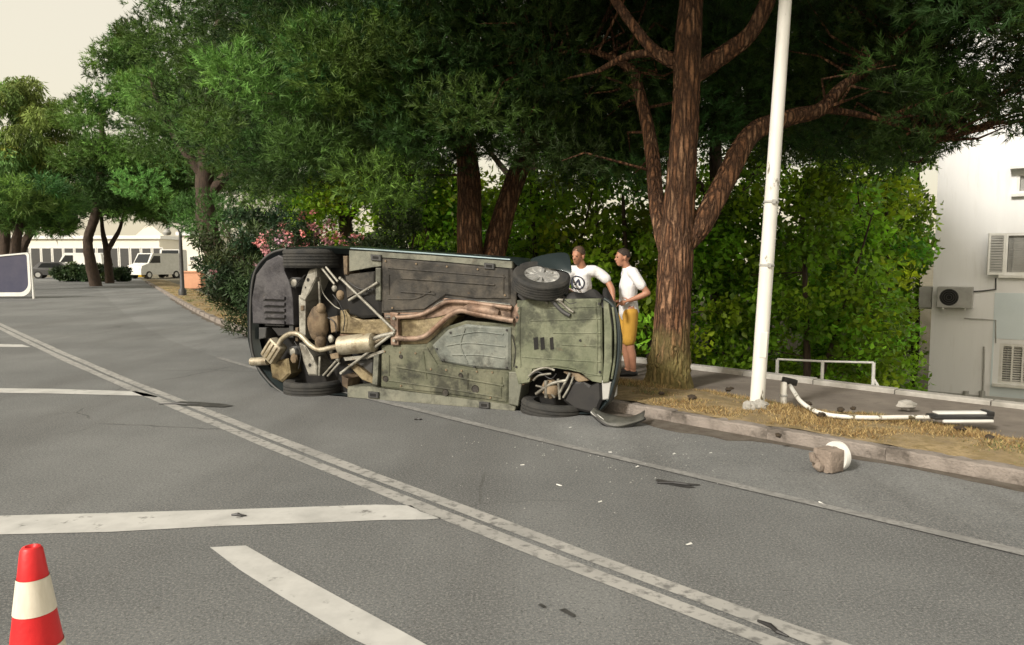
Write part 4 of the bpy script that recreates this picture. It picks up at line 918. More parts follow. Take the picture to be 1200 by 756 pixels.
# sills
for nm, pts, jp in (('sill', [(409, 293.5), (440, 295), (520, 300.5), (600, 306.5), (600, 314.5), (520, 306.5), (446, 301.5), (446, 312), (436, 313), (409, 318)], ((440, 302), (573, 312))), ('sill', [(407, 453), (436, 453), (446, 455), (520, 464), (596, 474), (604, 477), (603, 486), (520, 478), (440, 471), (407, 468.5)], ((437, 463), (567, 475)))):
    sl_ = panel(nm, pts, -.10, .012, M_SILLG, inset=.008)
    for (x, y) in jp:
        jq = panel('jack_point', [(x - 6, y - 4), (x + 6, y - 3), (x + 6, y + 4), (x - 6, y + 3)], -.0, .04, M_DARKG, sl_, .01)
        panel('jack_slot', [(x - 3.5, y - 2), (x + 3.5, y - 1.3), (x + 3.5, y + 2), (x - 3.5, y + 1.3)], .0, .0415, M_PIT, jq, .0)
rod('sill_trim', [(411, 291.5), (440, 293), (520, 298.5), (598, 304.5)], -.05, .012, M_SILL)
panel('sill_end', [(596, 436), (606, 436), (612, 446), (607, 476), (596, 474)], -.09, .025, M_SILLG)
# engine undertray: strips with open joints
xs0, xs1 = 603, 706
tray = thing_part('engine_undertray', car)
panel('tray_base', [(606, 352), (704, 350), (704, 440), (650, 431), (606, 440)], -.09, .018, M_TRAY, tray, .0)
panel('tray_skin', [(616, 351), (702, 350), (705, 362), (706, 441), (690, 443), (676, 434), (650, 430), (622, 433), (619, 449), (607, 451), (603, 434), (603, 366)], -.09, .034, M_TRAY, tray, .02)
for pts in ([(640, 361), (668, 360.5), (703, 359)], [(622, 376), (660, 375), (704, 373.5)], [(648, 390), (670, 390.5), (704, 390)], [(658, 404), (680, 405), (704, 406)], [(612, 418), (650, 421), (704, 424)], [(664, 432), (690, 438), (704, 440)]):
    rod('pressed_rib', pts, .033, .008, M_TRAY, tray, 8)
rod('pressed_rib', [(610, 360), (609, 395), (610, 430)], .033, .010, M_TRAY, tray, 8)
rod('pressed_rib', [(698, 354), (700, 395), (699, 438)], .033, .010, M_TRAY, tray, 8)
panel('tray_strip', [(684, 440), (706, 441), (705, 449), (694, 447)], -.09, .03, M_TRAY, tray, .006)
op = panel('access_opening', [(625, 401), (630, 394), (641, 393), (650, 397), (653, 403), (648, 409), (636, 411), (628, 408)], .0, .036, M_TRAY, tray, .012)
for (x0, x1) in ((625, 630), (633, 637.5), (644, 648)):
    panel('slot', [(x0, 396), (x1, 395), (x1 + 1, 409), (x0 + 1, 410)], .0, .0395, M_PIT, op, 0)
# front cross panel and rim
panel('front_panel', [(707, 352), (713, 356), (717, 385), (717, 425), (713, 448), (706, 449), (708, 420), (708, 385)], -.10, .05, M_TRAY, inset=.012)
rod('front_lip', [(708, 350), (719, 360), (724.5, 385), (724.5, 418), (720, 445), (712, 470)], .0, .02, M_CARPAINT)
rod('front_lip', [(718, 360), (721, 385), (721, 415), (717, 444)], .03, .012, M_TRAY)
panel('bumper_foam', [(705, 446), (716, 448), (713, 468), (706, 469)], -.05, .03, M_GREYP)
# front suspension, lower side
for pts, r_ in (([(625, 446), (632, 440), (646, 438)], .012), ([(640, 446), (640, 466)], .02), ([(654, 444), (656, 468)], .014), ([(668, 437), (662, 449), (655, 462)], .014), ([(672, 441), (668, 452), (660, 466)], .011), ([(628, 452), (640, 456), (650, 466)], .012), ([(620, 441), (628, 434), (640, 431), (650, 434)], .012), ([(628, 462), (646, 450), (664, 446)], .018)):
    rod('control_arm', pts, .03, r_, M_ALU)
mb = MB(); mb.ball(PX(645, 456, -.02), (.10, .07, .10), 12, 8, jit=.1, rnd=rng2); mb.build('hub_carrier', M_DIFF, car, True)
panel('wheel_liner', [(660, 470), (668, 450), (680, 446), (692, 452), (704, 446), (706, 468), (698, 486), (672, 480)], -.11, .01, M_BLACK, inset=.03)
# front suspension, upper side
panel('wheel_liner', [(604, 346), (614, 330), (640, 340), (664, 348), (664, 354), (640, 352), (614, 356)], -.11, -.02, M_BLACK, inset=.02)
for pts, r_ in (([(634, 345), (642, 356)], .014), ([(645, 350), (658, 364), (668, 370)], .022), ([(655, 352), (666, 362), (672, 366)], .014), ([(640, 350), (660, 352)], .018)):
    rod('control_arm', pts, .045, r_, M_DARKG if r_ > .02 else M_ALU)
# fuel and brake lines, cables, bolts, beads
for k, off in enumerate((0, 2.2, 4.4)):
    rod('fuel_line', [(452, 369.5 + off * .6, .03), (480, 368.5 + off * .6, .03), (497, 366.5 + off * .5, .03), (520, 351.5 + off * .6, .032), (560, 352 + off * .6, .032), (598, 356 + off * .6, .03)][0:6], .03, .0045, M_DARKG if k != 1 else M_ALU, seg=6)
for pts in ([(408, 330), (420, 338), (436, 340)], [(390, 345), (398, 356), (404, 372), (402, 388)], [(346, 338), (350, 330), (358, 322)], [(345, 400), (352, 414), (350, 432)], [(384, 372), (392, 378), (394, 390)], [(600, 392), (604, 410), (602, 430)], [(618, 445), (630, 436), (645, 444), (652, 438)], [(660, 350), (668, 356), (676, 354)]):
    rod('cable', pts, .03, .006, M_BLACK, seg=6)
rb = random.Random(12); mb = MB(); mb.lathe([(.001, -.010), (.011, -.010), (.012, .004)], (0, 0, 0), 'y', 6); bolt_me = mb.mesh('bolt', M_DIFF); mb = MB(); mb.lathe([(.001, -.008), (.012, -.008), (.014, .004)], (0, 0, 0), 'y', 8); clip_me = mb.mesh('clip', M_BLACK)
for (x, y, c) in [(452 + 36 * k, 306 + 3.2 * k, .022) for k in range(4)] + [(460, 361, .022), (592, 346, .022)] + [(451 + 18 * k, 412 + 1.0 * k if k < 3 else 430 + .9 * k, .022) for k in range(8)] + [(470, 452, .022), (575, 466, .022)]:
    link('bolt', bolt_me, car, PX(x, y, c))
for (x, y) in [(606, 372), (605, 430), (703, 436), (702, 356), (655, 354), (680, 399)] + [(512, 409), (528, 390), (594, 387), (594, 431), (556, 430), (520, 422)]:
    link('clip', clip_me, car, PX(x, y, .036))
for pts in ([(455, 314), (520, 319), (592, 325)], [(455, 350), (486, 350), (505, 341)], [(456, 322), (456, 345)], [(590, 322), (590, 344)], [(456, 446), (520, 455), (588, 466)], [(456, 416), (456, 440)], [(496, 412), (500, 444)], [(548, 437), (548, 456)], [(588, 442), (587, 464)]):
    rod('pressed_rib', pts, .02, .010, M_FLOOR_D if pts[0][1] < 380 else M_FLOOR_G, seg=8)
for pts in ([(346, 384), (349, 384), (349, 400), (346, 400)], [(386, 372), (395, 370), (396, 388), (388, 390)], [(386, 415), (396, 413), (397, 420), (388, 421)], [(352, 358), (356, 358), (356, 364), (352, 364)], [(402, 300), (407, 300), (407, 322), (403, 322)], [(400, 440), (408, 444), (407, 456), (401, 452)], [(608, 440), (618, 438), (622, 446), (612, 452)], [(660, 436), (678, 438), (690, 446), (678, 448)]):
    panel('bracket', pts, -.2, .012, M_DIFF, inset=.008)
mb = MB(); 
for k in range(9): mb.lathe([(.052, -.006), (.060, 0), (.052, .006)], PX(343, 331, .0) + Vector((0, .012 + .018 * k, 0)), 'y', 18)
mb.build('coil_spring', M_DARKG, car, True)
mb = MB()
for k in range(9): mb.lathe([(.052, -.006), (.060, 0), (.052, .006)], PX(342, 412, .0) + Vector((0, .012 + .018 * k, 0)), 'y', 18)
mb.build('coil_spring', M_DARKG, car, True)
# torn wing liner and fluttering plastic at the front corner
def sheet_patch(name, rows_, m, parent=car, sol=.006):
    mb = MB(); w_ = len(rows_[0])
    for r_ in rows_:
        for p in r_: mb.v.append(tuple(PX(*p)))
    mb.f = [(i * w_ + k, i * w_ + k + 1, (i + 1) * w_ + k + 1, (i + 1) * w_ + k) for i in range(len(rows_) - 1) for k in range(w_ - 1)]
    o = mb.build(name, m, parent, True); md = o.modifiers.new('t', 'SOLIDIFY'); md.thickness = sol
    sb = o.modifiers.new('s', 'SUBSURF'); sb.levels = 2; sb.render_levels = 2
    return o
sheet_patch('torn_wing_liner', [[(662, 348, -.02), (672, 338, -.05), (682, 346, -.10), (694, 334, -.12), (704, 344, -.1)], [(663, 352, .03), (676, 350, .02), (690, 352, .01), (704, 352, .0), (714, 356, -.02)], [(668, 356, .02), (680, 357, .03), (694, 356, .03), (706, 360, .02), (716, 368, .0)]], M_BLACK)
sheet_patch('torn_wing_liner', [[(705, 338, -.25), (710, 334, -.25), (716, 344, -.2), (720, 352, -.2)], [(706, 350, -.1), (712, 348, -.06), (718, 356, -.1), (722, 366, -.1)], [(708, 370, .03), (713, 368, .07), (719, 372, .03), (723, 380, -.02)], [(711, 382, .02), (714, 386, .06), (719, 388, .03), (722, 392, 0)]], M_BLACK)
sheet_patch('crumpled_wing', [[(618, 303, -.3), (640, 297, -.35), (655, 295, -.4), (668, 295, -.4)], [(622, 308, -.2), (642, 304, -.25), (656, 304, -.22), (669, 308, -.2)], [(640, 314, -.12), (652, 316, -.15), (662, 318, -.15), (672, 324, -.12)]], M_CARPAINT)

M_VAL2 = mat('scuffed_bumper', (0.052, 0.054, 0.047), .5, (.10, .10, .088), 7.0, bump=.3)
# detached bumper corner lying in front of the nose
bp = G(722, 500, 0); t = thing('detached_bumper', 'broken dark bumper corner with pale torn edge lying below the car nose', 'bumper', bp, R(-14)); t.scale = (.84, .8, .72)
mb = MB(); nA, nH = 18, 8
def bump_pt(u, v):
    x = -0.29 + 0.60 * u; y = -0.05 + 0.55 * (u - .5) ** 2 * 1.1
    return Vector((x, y - .10 * math.sin(v * 2.2) + .25 * v * v, 0.015 + .20 * (u - .55) ** 2 * 2.3 * (1 - .3 * v) + 0.085 * v + .012 * math.sin(9 * u + 4 * v)))
for i in range(nA):
    for j in range(nH): mb.v.append(tuple(bump_pt(i / (nA - 1), j / (nH - 1))))
mb.f = [(i * nH + j, (i + 1) * nH + j, (i + 1) * nH + j + 1, i * nH + j + 1) for i in range(nA - 1) for j in range(nH - 1)]
o = mb.build('bumper_skin', M_VAL2, t, True); md = o.modifiers.new('t', 'SOLIDIFY'); md.thickness = .012
mb = MB(); mb.tube([bump_pt(i / 17, .02) + Vector((0, -.012, .012)) for i in range(13)], [.022 - .0008 * i for i in range(13)], 8); mb.build('torn_edge', M_WPAINT, t, True)
mb = MB(); pts = [bump_pt(i / 17, 0) + Vector((0, -.004, -.012 if i < 15 else 0)) for i in range(18)]; mb.tube(pts, [.026 + .01 * math.sin(i * .4) for i in range(18)], 8)
for i, v in enumerate(mb.v): mb.v[i] = (v[0], v[1], max(.004, v[2]))
mb.build('lower_spoiler', M_BLACK, t, True)

# ================================================================== PEOPLE
def blob(name, chains, m, parent, voxel=.014, smooth=6):
    """tapered chains fused into one continuous surface"""
    mb = MB()
    for pts, rad in chains:
        sp = smooth_path([(*p, i) for i, p in enumerate(pts)], 4); n = len(pts)
        rr = []
        for q in sp:
            i = min(int(q[3]), n - 2) if n > 1 else 0; f = min(1, max(0, q[3] - i)); a, b = rad[i], rad[i + 1]
            a = a if hasattr(a, '__len__') else (a, a); b = b if hasattr(b, '__len__') else (b, b)
            rr.append((a[0] * (1 - f) + b[0] * f, a[1] * (1 - f) + b[1] * f))
        mb.tube([q[:3] for q in sp], rr, 14, up=(1, 0, 0) if abs(pts[-1][2] - pts[0][2]) > .12 else (0, 0, 1))
        for q, r_ in ((sp[0][:3], rr[0]), (sp[-1][:3], rr[-1])): mb.ball(q, min(r_) * .98, 10, 7)
    o = mb.build(name, m, parent)
    rm = o.modifiers.new('fuse', 'REMESH'); rm.mode = 'VOXEL'; rm.voxel_size = voxel; rm.use_smooth_shade = True
    s_ = o.modifiers.new('soft', 'SMOOTH'); s_.iterations = smooth; s_.factor = .5
    return o
def hand(wrist, fwd, palm_n, curl=.5, s=1.0):
    """palm, four unequal curled fingers and a thumb as chains"""
    w_, f, n = Vector(wrist), Vector(fwd).normalized(), Vector(palm_n).normalized(); sd_ = f.cross(n).normalized(); out = []
    out.append(([w_, w_ + f * .045 * s, w_ + f * .085 * s], [(.026 * s, .019 * s), (.036 * s, .017 * s), (.037 * s, .014 * s)]))
    for k, L_ in enumerate((.068, .078, .074, .058)):
        b = w_ + f * .08 * s + sd_ * (-.028 + .0187 * k) * s; p = [b]
        d = f
        for q in range(3):
            d = (d + n * curl * .6).normalized(); p.append(p[-1] + d * L_ * s * (.42, .32, .26)[q])
        out.append((p, [.0098 * s, .0092 * s, .0086 * s, .0075 * s]))
    b = w_ + f * .028 * s - sd_ * .028 * s
    out.append(([b, b + (f * .6 - sd_ * .8 + n * .2) * .034 * s, b + (f * .95 - sd_ * .75 + n * .55) * .055 * s], [.013 * s, .011 * s, .009 * s]))
    return out
def head_chains(c, look):
    """c: centre of head; look: horizontal facing"""
    c = Vector(c); f = Vector(look).normalized(); sd_ = Vector((f.y, -f.x, 0)); up = Vector((0, 0, 1))
    ch = [([c + up * .02 - f * .035, c + up * .055 - f * .015], [.078, .07]), ([c + up * .055 + f * .02, c - up * .02 + f * .038, c - up * .085 + f * .045], [(.064, .064), (.060, .058), (.036, .036)]),
          ([c - up * .07 + f * .02, c - up * .085 + f * .055], [.045, .030]),
          ([c + up * .005 + f * .085, c - up * .028 + f * .107], [.011, .015]),
          ([c + up * .022 + f * .083 - sd_ * .03, c + up * .022 + f * .083 + sd_ * .03], [.014, .014]),
          ([c - up * .058 + f * .088 - sd_ * .016, c - up * .058 + f * .088 + sd_ * .016], [.010, .010])]
    for s_ in (-1, 1): ch.append(([c + sd_ * s_ * .078 + up * .015 - f * .008, c + sd_ * s_ * .08 - up * .028 - f * .002], [.018, .013]))
    return ch
def face_bits(c, look, parent):
    c = Vector(c); f = Vector(look).normalized(); sd_ = Vector((f.y, -f.x, 0))
    for s_ in (-1, 1):
        mb = MB(); mb.ball(c + f * .086 + sd_ * s_ * .030 + Vector((0, 0, .004)), (.011, .011, .008), 8, 6); mb.build('eye', M_HAIRD, parent, True)
def hair_cap(c, look, m, parent, low=-.02):
    c = Vector(c); f = Vector(look).normalized(); mb = MB(); seg, ring = 24, 12; o = []
    for i in range(ring + 1):
        ph = math.pi * .62 * i / ring
        for k in range(seg):
            t = 2 * math.pi * k / seg; front = max(0, math.cos(t))
            p2 = ph * (1 - .42 * front); sd_ = Vector((f.y, -f.x, 0))
            o.append(c - f * .012 + Vector((0, 0, .035)) + (f * math.cos(t) * .098 + sd_ * math.sin(t) * .086) * math.sin(p2) + Vector((0, 0, .096 * math.cos(p2))))
    mb.add(o, [(i * seg + k, (i + 1) * seg + k, (i + 1) * seg + (k + 1) % seg, i * seg + (k + 1) % seg) for i in range(ring) for k in range(seg)])
    ob = mb.build('hair', m, parent, True); md = ob.modifiers.new('t', 'SOLIDIFY'); md.thickness = .014
def shoe(p, fwd, m, parent):
    p = Vector(p); f = Vector(fwd).normalized()
    blob('shoe', [([p - f * .07 + Vector((0, 0, .045)), p + f * .03 + Vector((0, 0, .042)), p + f * .13 + Vector((0, 0, .034))], [.042, .043, .032])], m, parent, .012, 3)
# man in profile, hand on hip, facing -X
zp = 0.0
def pav_z(P):
    n = (P.x + P.y) * S2; return 0.028 - 0.04 * (n - (NK0 + V1 - .25)) / (NB - V1 + .27)
pm = Vector(((735 - 600) / F_PX * 10.15, 10.15, 0)); pm.z = pav_z(pm)
m1 = thing('person', 'man in white polo shirt and mustard shorts with a hand on his hip', 'person', pm, R(6))
hc = (-.075, -.02, 1.62); lk = (-1, -.15, 0)
hipz, shz = .93, 1.42
legs = [([(.02, -.09, .95), (.015, -.10, .52), (.055, -.10, .28), (.075, -.10, .09)], [.085, .058, .056, .036]), ([(.02, .09, .95), (-.02, .10, .52), (.03, .10, .28), (.05, .10, .09)], [.085, .058, .056, .036])]
feet = [([(.085, -.10, .06), (.0, -.105, .045), (-.09, -.11, .03)], [.036, .036, .028]), ([(.06, .10, .06), (-.03, .105, .045), (-.12, .11, .03)], [.036, .036, .028])]
torso = [([(.03, 0, .92), (.02, 0, 1.08), (.02, 0, 1.24), (.035, 0, 1.40)], [(.15, .105), (.138, .095), (.165, .108), (.13, .085)]), ([(.02, 0, 1.40), (-.02, -.005, 1.50), (-.05, -.01, 1.56)], [.075, .056, .056]), ([(.04, -.16, 1.405), (.04, .16, 1.405)], [.072, .072])]
el = (.20, -.30, 1.15); wr = (-.02, -.215, 1.05)
arm_n = [([(.04, -.19, 1.40), (.11, -.25, 1.28), el], [.058, .050, .040]), ([el, (.10, -.27, 1.10), wr], [.042, .042, .028])]
arm_f = [([(.03, .19, 1.40), (.05, .26, 1.26), (.12, .28, 1.12)], [.056, .048, .040]), ([(.12, .28, 1.12), (.02, .24, 1.05), (-.05, .19, 1.03)], [.04, .04, .027])]
ch = legs + feet + torso + arm_n + arm_f + head_chains(hc, lk) + hand(wr, (-.9, .15, -.35), (.1, .9, -.2), .35) + hand((-.05, .19, 1.03), (-.9, -.3, -.2), (0, -1, 0), .4)
blob('body', ch, M_SKIN, m1, .0095, 4)
blob('polo_shirt', [([(.03, 0, .86), (.022, 0, .95), (.015, 0, 1.08), (.018, 0, 1.24), (.035, 0, 1.41)], [(.182, .138), (.172, .130), (.162, .118), (.182, .126), (.140, .096)]), ([(.04, -.15, 1.415), (.04, .15, 1.415)], [.080, .080]), ([(.04, -.18, 1.405), (.085, -.235, 1.315), (.125, -.265, 1.245)], [.072, .070, .068]), ([(.03, .18, 1.405), (.045, .24, 1.29), (.07, .265, 1.22)], [.072, .068, .066]), ([(.02, -.0, 1.42), (-.01, 0, 1.475)], [.080, .068])], M_SHIRT, m1, .012, 5)
blob('shorts', [([(.025, 0, .96), (.025, 0, .86)], [(.165, .122), (.17, .13)]), ([(.025, -.085, .88), (.02, -.098, .72), (.008, -.10, .50)], [.110, .102, .092]), ([(.02, .085, .88), (.005, .098, .72), (-.02, .10, .50)], [.110, .102, .092])], M_SHORTS, m1, .012, 4)
for p in ((.03, -.105, 0), (.005, .105, 0)): shoe(p, (-1, -.05, 0), M_BLACK, m1)
face_bits(hc, lk, m1); hair_cap(hc, lk, M_HAIRD, m1)
# man behind the car, facing the camera, arm out over the nose
pm2 = Vector(((682 - 600) / F_PX * 10.2, 10.2, 0)); pm2.z = 0.06
m2 = thing('person', 'man in white printed T-shirt standing behind the car reaching over its nose', 'person', pm2, R(0)); m2.rotation_euler = (R(9), 0, R(-4))
hc2 = (-.06, -.07, 1.63); lk2 = (-.55, -.85, 0)
legs2 = [([(-.09, 0, .95), (-.10, -.02, .52), (-.11, .0, .09)], [.085, .06, .037]), ([(.09, 0, .95), (.11, -.02, .52), (.12, .0, .09)], [.085, .06, .037])]
feet2 = [([(-.11, .03, .06), (-.115, -.06, .045), (-.12, -.14, .03)], [.036, .036, .028]), ([(.12, .03, .06), (.13, -.06, .045), (.14, -.14, .03)], [.036, .036, .028])]
torso2 = [([(0, 0, .92), (0, -.005, 1.08), (0, -.02, 1.24), (0, -.03, 1.40)], [(.15, .105), (.138, .098), (.165, .112), (.13, .09)]), ([(0, -.03, 1.40), (-.02, -.05, 1.50), (-.045, -.06, 1.56)], [.078, .060, .058]), ([(-.16, -.03, 1.405), (.16, -.03, 1.41)], [.075, .075])]
wr2 = (.40, -.23, 1.10); el2 = (.345, -.08, 1.27)
arms2 = [([(.19, -.03, 1.405), (.275, -.05, 1.345), el2], [.06, .052, .043]), ([el2, (.385, -.15, 1.19), wr2], [.043, .043, .029]), ([(-.19, -.03, 1.40), (-.235, -.07, 1.25), (-.25, -.12, 1.12)], [.058, .05, .04]), ([(-.25, -.12, 1.12), (-.20, -.25, 1.06), (-.12, -.33, 1.03)], [.042, .04, .028])]
ch = legs2 + feet2 + torso2 + arms2 + head_chains(hc2, lk2) + hand(wr2, (.1, -.6, -.75), (-.6, -.3, -.3), .5) + hand((-.12, -.33, 1.03), (.7, -.6, -.2), (0, -.1, -1), .4)
blob('body', ch, M_SKIN, m2, .0095, 4)
sh2 = blob('printed_shirt', [([(0, 0, .86), (0, 0, .95), (0, -.005, 1.08), (0, -.02, 1.24), (0, -.03, 1.41)], [(.180, .136), (.172, .13), (.164, .122), (.186, .13), (.142, .10)]), ([(-.15, -.03, 1.412), (.15, -.03, 1.415)], [.083, .083]), ([(.18, -.03, 1.41), (.255, -.045, 1.365), (.315, -.065, 1.315)], [.075, .072, .070]), ([(-.18, -.03, 1.405), (-.225, -.06, 1.30), (-.24, -.085, 1.22)], [.075, .072, .068])], M_SHIRT, m2, .012, 5)
blob('trousers', [([(0, 0, .98), (0, 0, .88)], [(.162, .122), (.168, .13)]), ([(-.085, 0, .90), (-.10, -.02, .52), (-.11, 0, .07)], [.108, .084, .07]), ([(.085, 0, .90), (.11, -.02, .52), (.12, 0, .07)], [.108, .084, .07])], M_JEANS, m2, .014, 4)
for p, f in (((-.115, -.06, 0), (-.05, -1, 0)), ((.13, -.06, 0), (.1, -1, 0))): shoe(p, f, M_BLACK, m2)
face_bits(hc2, lk2, m2); hair_cap(hc2, lk2, M_HAIR, m2)
mb = MB(); cx_, cz_ = -.065, 1.285
def ringf(r0, r1, a0=0, a1=6.2832, k=40):
    o = [];
    for i in range(k + 1):
        a = a0 + (a1 - a0) * i / k; o += [(cx_ + r0 * math.cos(a), -.16, cz_ + r0 * math.sin(a)), (cx_ + r1 * math.cos(a), -.16, cz_ + r1 * math.sin(a))]
    mb.add(o, [(2 * i, 2 * i + 1, 2 * i + 3, 2 * i + 2) for i in range(k)])
ringf(.074, .090); 
mb.add([(cx_ - .045, -.16, cz_ - .035), (cx_ - .02, -.16, cz_ - .035), (cx_ + .012, -.16, cz_ + .02), (cx_ + .006, -.16, cz_ + .05)], [(0, 1, 2, 3)])
mb.add([(cx_ + .012, -.16, cz_ - .035), (cx_ + .045, -.16, cz_ - .035), (cx_ + .024, -.16, cz_ + .045), (cx_ + .008, -.16, cz_ + .052)], [(0, 1, 2, 3)])
mb.add([(cx_ - .05, -.16, cz_ - .05), (cx_ + .05, -.16, cz_ - .05), (cx_ + .05, -.16, cz_ - .04), (cx_ - .05, -.16, cz_ - .04)], [(0, 1, 2, 3)])
lg = mb.build('shirt_print', M_PRINT, m2); lg.location.y = -.25
sw = lg.modifiers.new('wrap', 'SHRINKWRAP'); sw.target = sh2; sw.wrap_method = 'PROJECT'; sw.use_project_y = True; sw.use_negative_direction = False; sw.use_positive_direction = True; sw.wrap_mode = 'ABOVE_SURFACE'; sw.offset = .007

# ================================================================== STREET FURNITURE
# lamp post (leaning)
bp = SN(0, 0); bp = G(887, 474, 0.13); lean = R(2.4)
t = thing('lamp_post', 'tall leaning white lamp post with peeling paint standing on the verge', 'lamp post', bp)
t.rotation_euler = (0, lean, 0)
mb = MB(); mb.tube([(0, 0, -.1), (0, 0, 1.0), (0, 0, 3.0), (0, 0, 8.5)], [.073, .070, .064, .045], 24); mb.build('post', M_POLE, t, True)
mb = MB(); mb.tube([(0, 0, 8.45), (0, 0, 8.9), (-.5, -.4, 9.2), (-1.3, -1.1, 9.3)], [.04, .035, .03, .03], 10); mb.build('arm', M_POLE, t, True)
mb = MB(); mb.box((-1.5, -1.25, 9.28), (.6, .25, .12), Matrix.Rotation(R(40), 3, 'Z'), bev=.03); mb.build('lamp_head', M_GREYP, t, True)
for zz in (2.05, 1.42):
    mb = MB(); mb.lathe([(.0715, -.012), (.075, -.008), (.075, .008), (.0715, .012)], (0, 0, zz), 'z', 24); mb.box((.0, -.078, zz), (.03, .02, .04)); mb.build('clamp_band', M_GREYP, t)
mb = MB(); mb.box((0, -.066, .62), (.07, .016, .26), bev=.005); mb.build('hatch', M_POLE, t)
mb = MB(); mb.lathe([(.13, -.02), (.13, .012), (.074, .016)], (0, 0, 0), 'z', 20); mb.build('base_plate', M_GREYP, t)
rr = random.Random(5)
for k in range(5):
    a = rr.uniform(0, 6.28); p = bp + Vector((-.10 + rr.uniform(-.1, .16), -.16 + rr.uniform(-.06, .06), .0))
    mb = MB(); mb.ball((0, 0, 0.02), (rr.uniform(.05, .085), rr.uniform(.05, .07), rr.uniform(.035, .055)), 8, 6, jit=.2, rnd=rr)
    o = mb.build('concrete_chunk', M_EDGE, None, label='pale broken concrete chunk at the foot of the lamp post', category='rubble', group='concrete chunks'); o.location = p
# stub post
sp_ = G(918, 468, .12); t = thing('post_stub', 'short white post stub standing beside the bent pole', 'post', sp_)
mb = MB(); mb.lathe([(.001, -.08), (.034, -.08), (.032, .17), (.026, .185), (.001, .19)], (0, 0, 0), 'z', 18); mb.build('stub', M_POLE, t, True)
mb = MB(); mb.lathe([(.034, .03), (.042, .035), (.042, .05), (.033, .055)], (0, 0, 0), 'z', 18); mb.build('collar', M_GREYP, t, True)
# bent pole with lantern
def VG(px, py, z): return G(px, py, z)
bent = [(926, 452, .24), (931, 460, .23), (938, 470, .20), (950, 479, .17), (965, 485, .15), (985, 488, .15), (1020, 489.5, .15), (1060, 489, .145), (1092, 489, .14)]
t0 = VG(985, 488, .13); t = thing('bent_lamp_pole', 'knocked-down white pole bent at its base lying across the grass with its dark lantern', 'lamp post', t0)
pp = [VG(*b) - t0 for b in bent]; mb = MB(); sp2 = smooth_path([(*p, .03) for p in pp], 5); mb.tube([p[:3] for p in sp2], .021, 14); mb.build('pole', M_POLE, t, True)
mb = MB(); a_ = VG(922, 448, .25) - t0; mb.box(a_ + Vector((.03, 0, .01)), (.15, .09, .07), Matrix.Rotation(R(12), 3, 'Y'), bev=.012); mb.build('torn_foot', M_BLACK, t, True)
a_, b_ = VG(1090, 490, .14) - t0, VG(1158, 491, .13) - t0; ax = (b_ - a_).normalized(); yawL = math.atan2(ax.y, ax.x); mid = (a_ + b_) / 2
RL = Matrix.Rotation(yawL, 3, 'Z')
mb = MB(); mb.box(mid + Vector((0, 0, .02)), ((b_ - a_).length, .17, .034), RL, bev=.014); mb.build('lantern_body', M_BLACK, t, True)
mb = MB(); mb.box(mid + Vector((.05, .05, .046)), ((b_ - a_).length * .92, .10, .020), RL, bev=.012); mb.build('lantern_cover', M_WPAINT, t, True)
mb = MB(); mb.box(mid + RL @ Vector((.03, -.085, -.005)), ((b_ - a_).length * .85, .03, .025), RL, bev=.008); mb.build('lantern_trim', M_WPAINT, t, True)
mb = MB(); mb.box(b_ + RL @ Vector((.01, .03, .05)), (.05, .14, .05), RL, bev=.01); mb.build('end_cap', M_BLACK, t, True)
# low railing on the bank beyond the pavement
rp = [D(911, 421, 12.4), D(964, 423.5, 12.1), D(1024, 425, 11.7)]
base = rp[1].copy(); base.z = -2.35
t = thing('railing', 'low white tube railing on the bank behind the pavement', 'railing', base)
for p in rp:
    q = p - base; mb = MB(); zg = ground_z((-p.x + p.y) * S2, (p.x + p.y) * S2) - base.z; mb.tube([(q.x, q.y, zg - .1), (q.x, q.y, q.z)], .027, 10); mb.build('post', M_WPAINT, t, True)
mb = MB(); mb.tube([p - base for p in rp], .019, 10); mb.build('top_rail', M_WPAINT, t, True)
q = rp[2] - base; mb = MB(); mb.tube([q + Vector((0, 0, -.25)), q + Vector((.32, -.1, -.80))], .022, 10); mb.build('brace', M_WPAINT, t, True)
mb = MB(); mb.tube([p - base - Vector((0, 0, .52)) for p in rp], .02, 10); mb.build('lower_rail', M_WPAINT, t, True)
# broken footing on the road
fp = G(972, 552, 0); t = thing('broken_footing', 'uprooted concrete post footing with a white collar lying on the road by the kerb', 'rubble', fp, R(25)); t.scale = (.86,) * 3
mb = MB(); rot = Matrix.Rotation(R(90), 3, 'Y') @ Matrix.Rotation(R(0), 3, 'Z')
prof = [(.001, -.115), (.075, -.11), (.105, -.06), (.112, 0.0), (.108, .055), (.09, .07)]
mb.box((-.02, 0, .108), (.18, .205, .205), bev=.035); rr = random.Random(8)
for i, v in enumerate(mb.v):
    k = 1 + rr.uniform(-.05, .05); mb.v[i] = (v[0] * k, v[1] * k, max(.0, .108 + (v[2] - .108) * k))
mb.build('concrete_lump', M_STONE, t, True)
mb = MB(); mb.lathe([(.085, .066), (.128, .062), (.132, .085), (.128, .115), (.112, .128), (.085, .125), (.085, .066)], (0, 0, .128), 'x', 28); mb.build('collar', M_WPAINT, t, True)
mb = MB(); mb.tube([(-.10, .03, .08), (-.15, .05, .11), (-.165, .06, .17)], [.03, .032, .022], 8); mb.ball((-.12, .0, .05), (.05, .045, .045), 8, 6, jit=.15, rnd=rr); mb.build('loose_fragment', M_STONE, t, True)
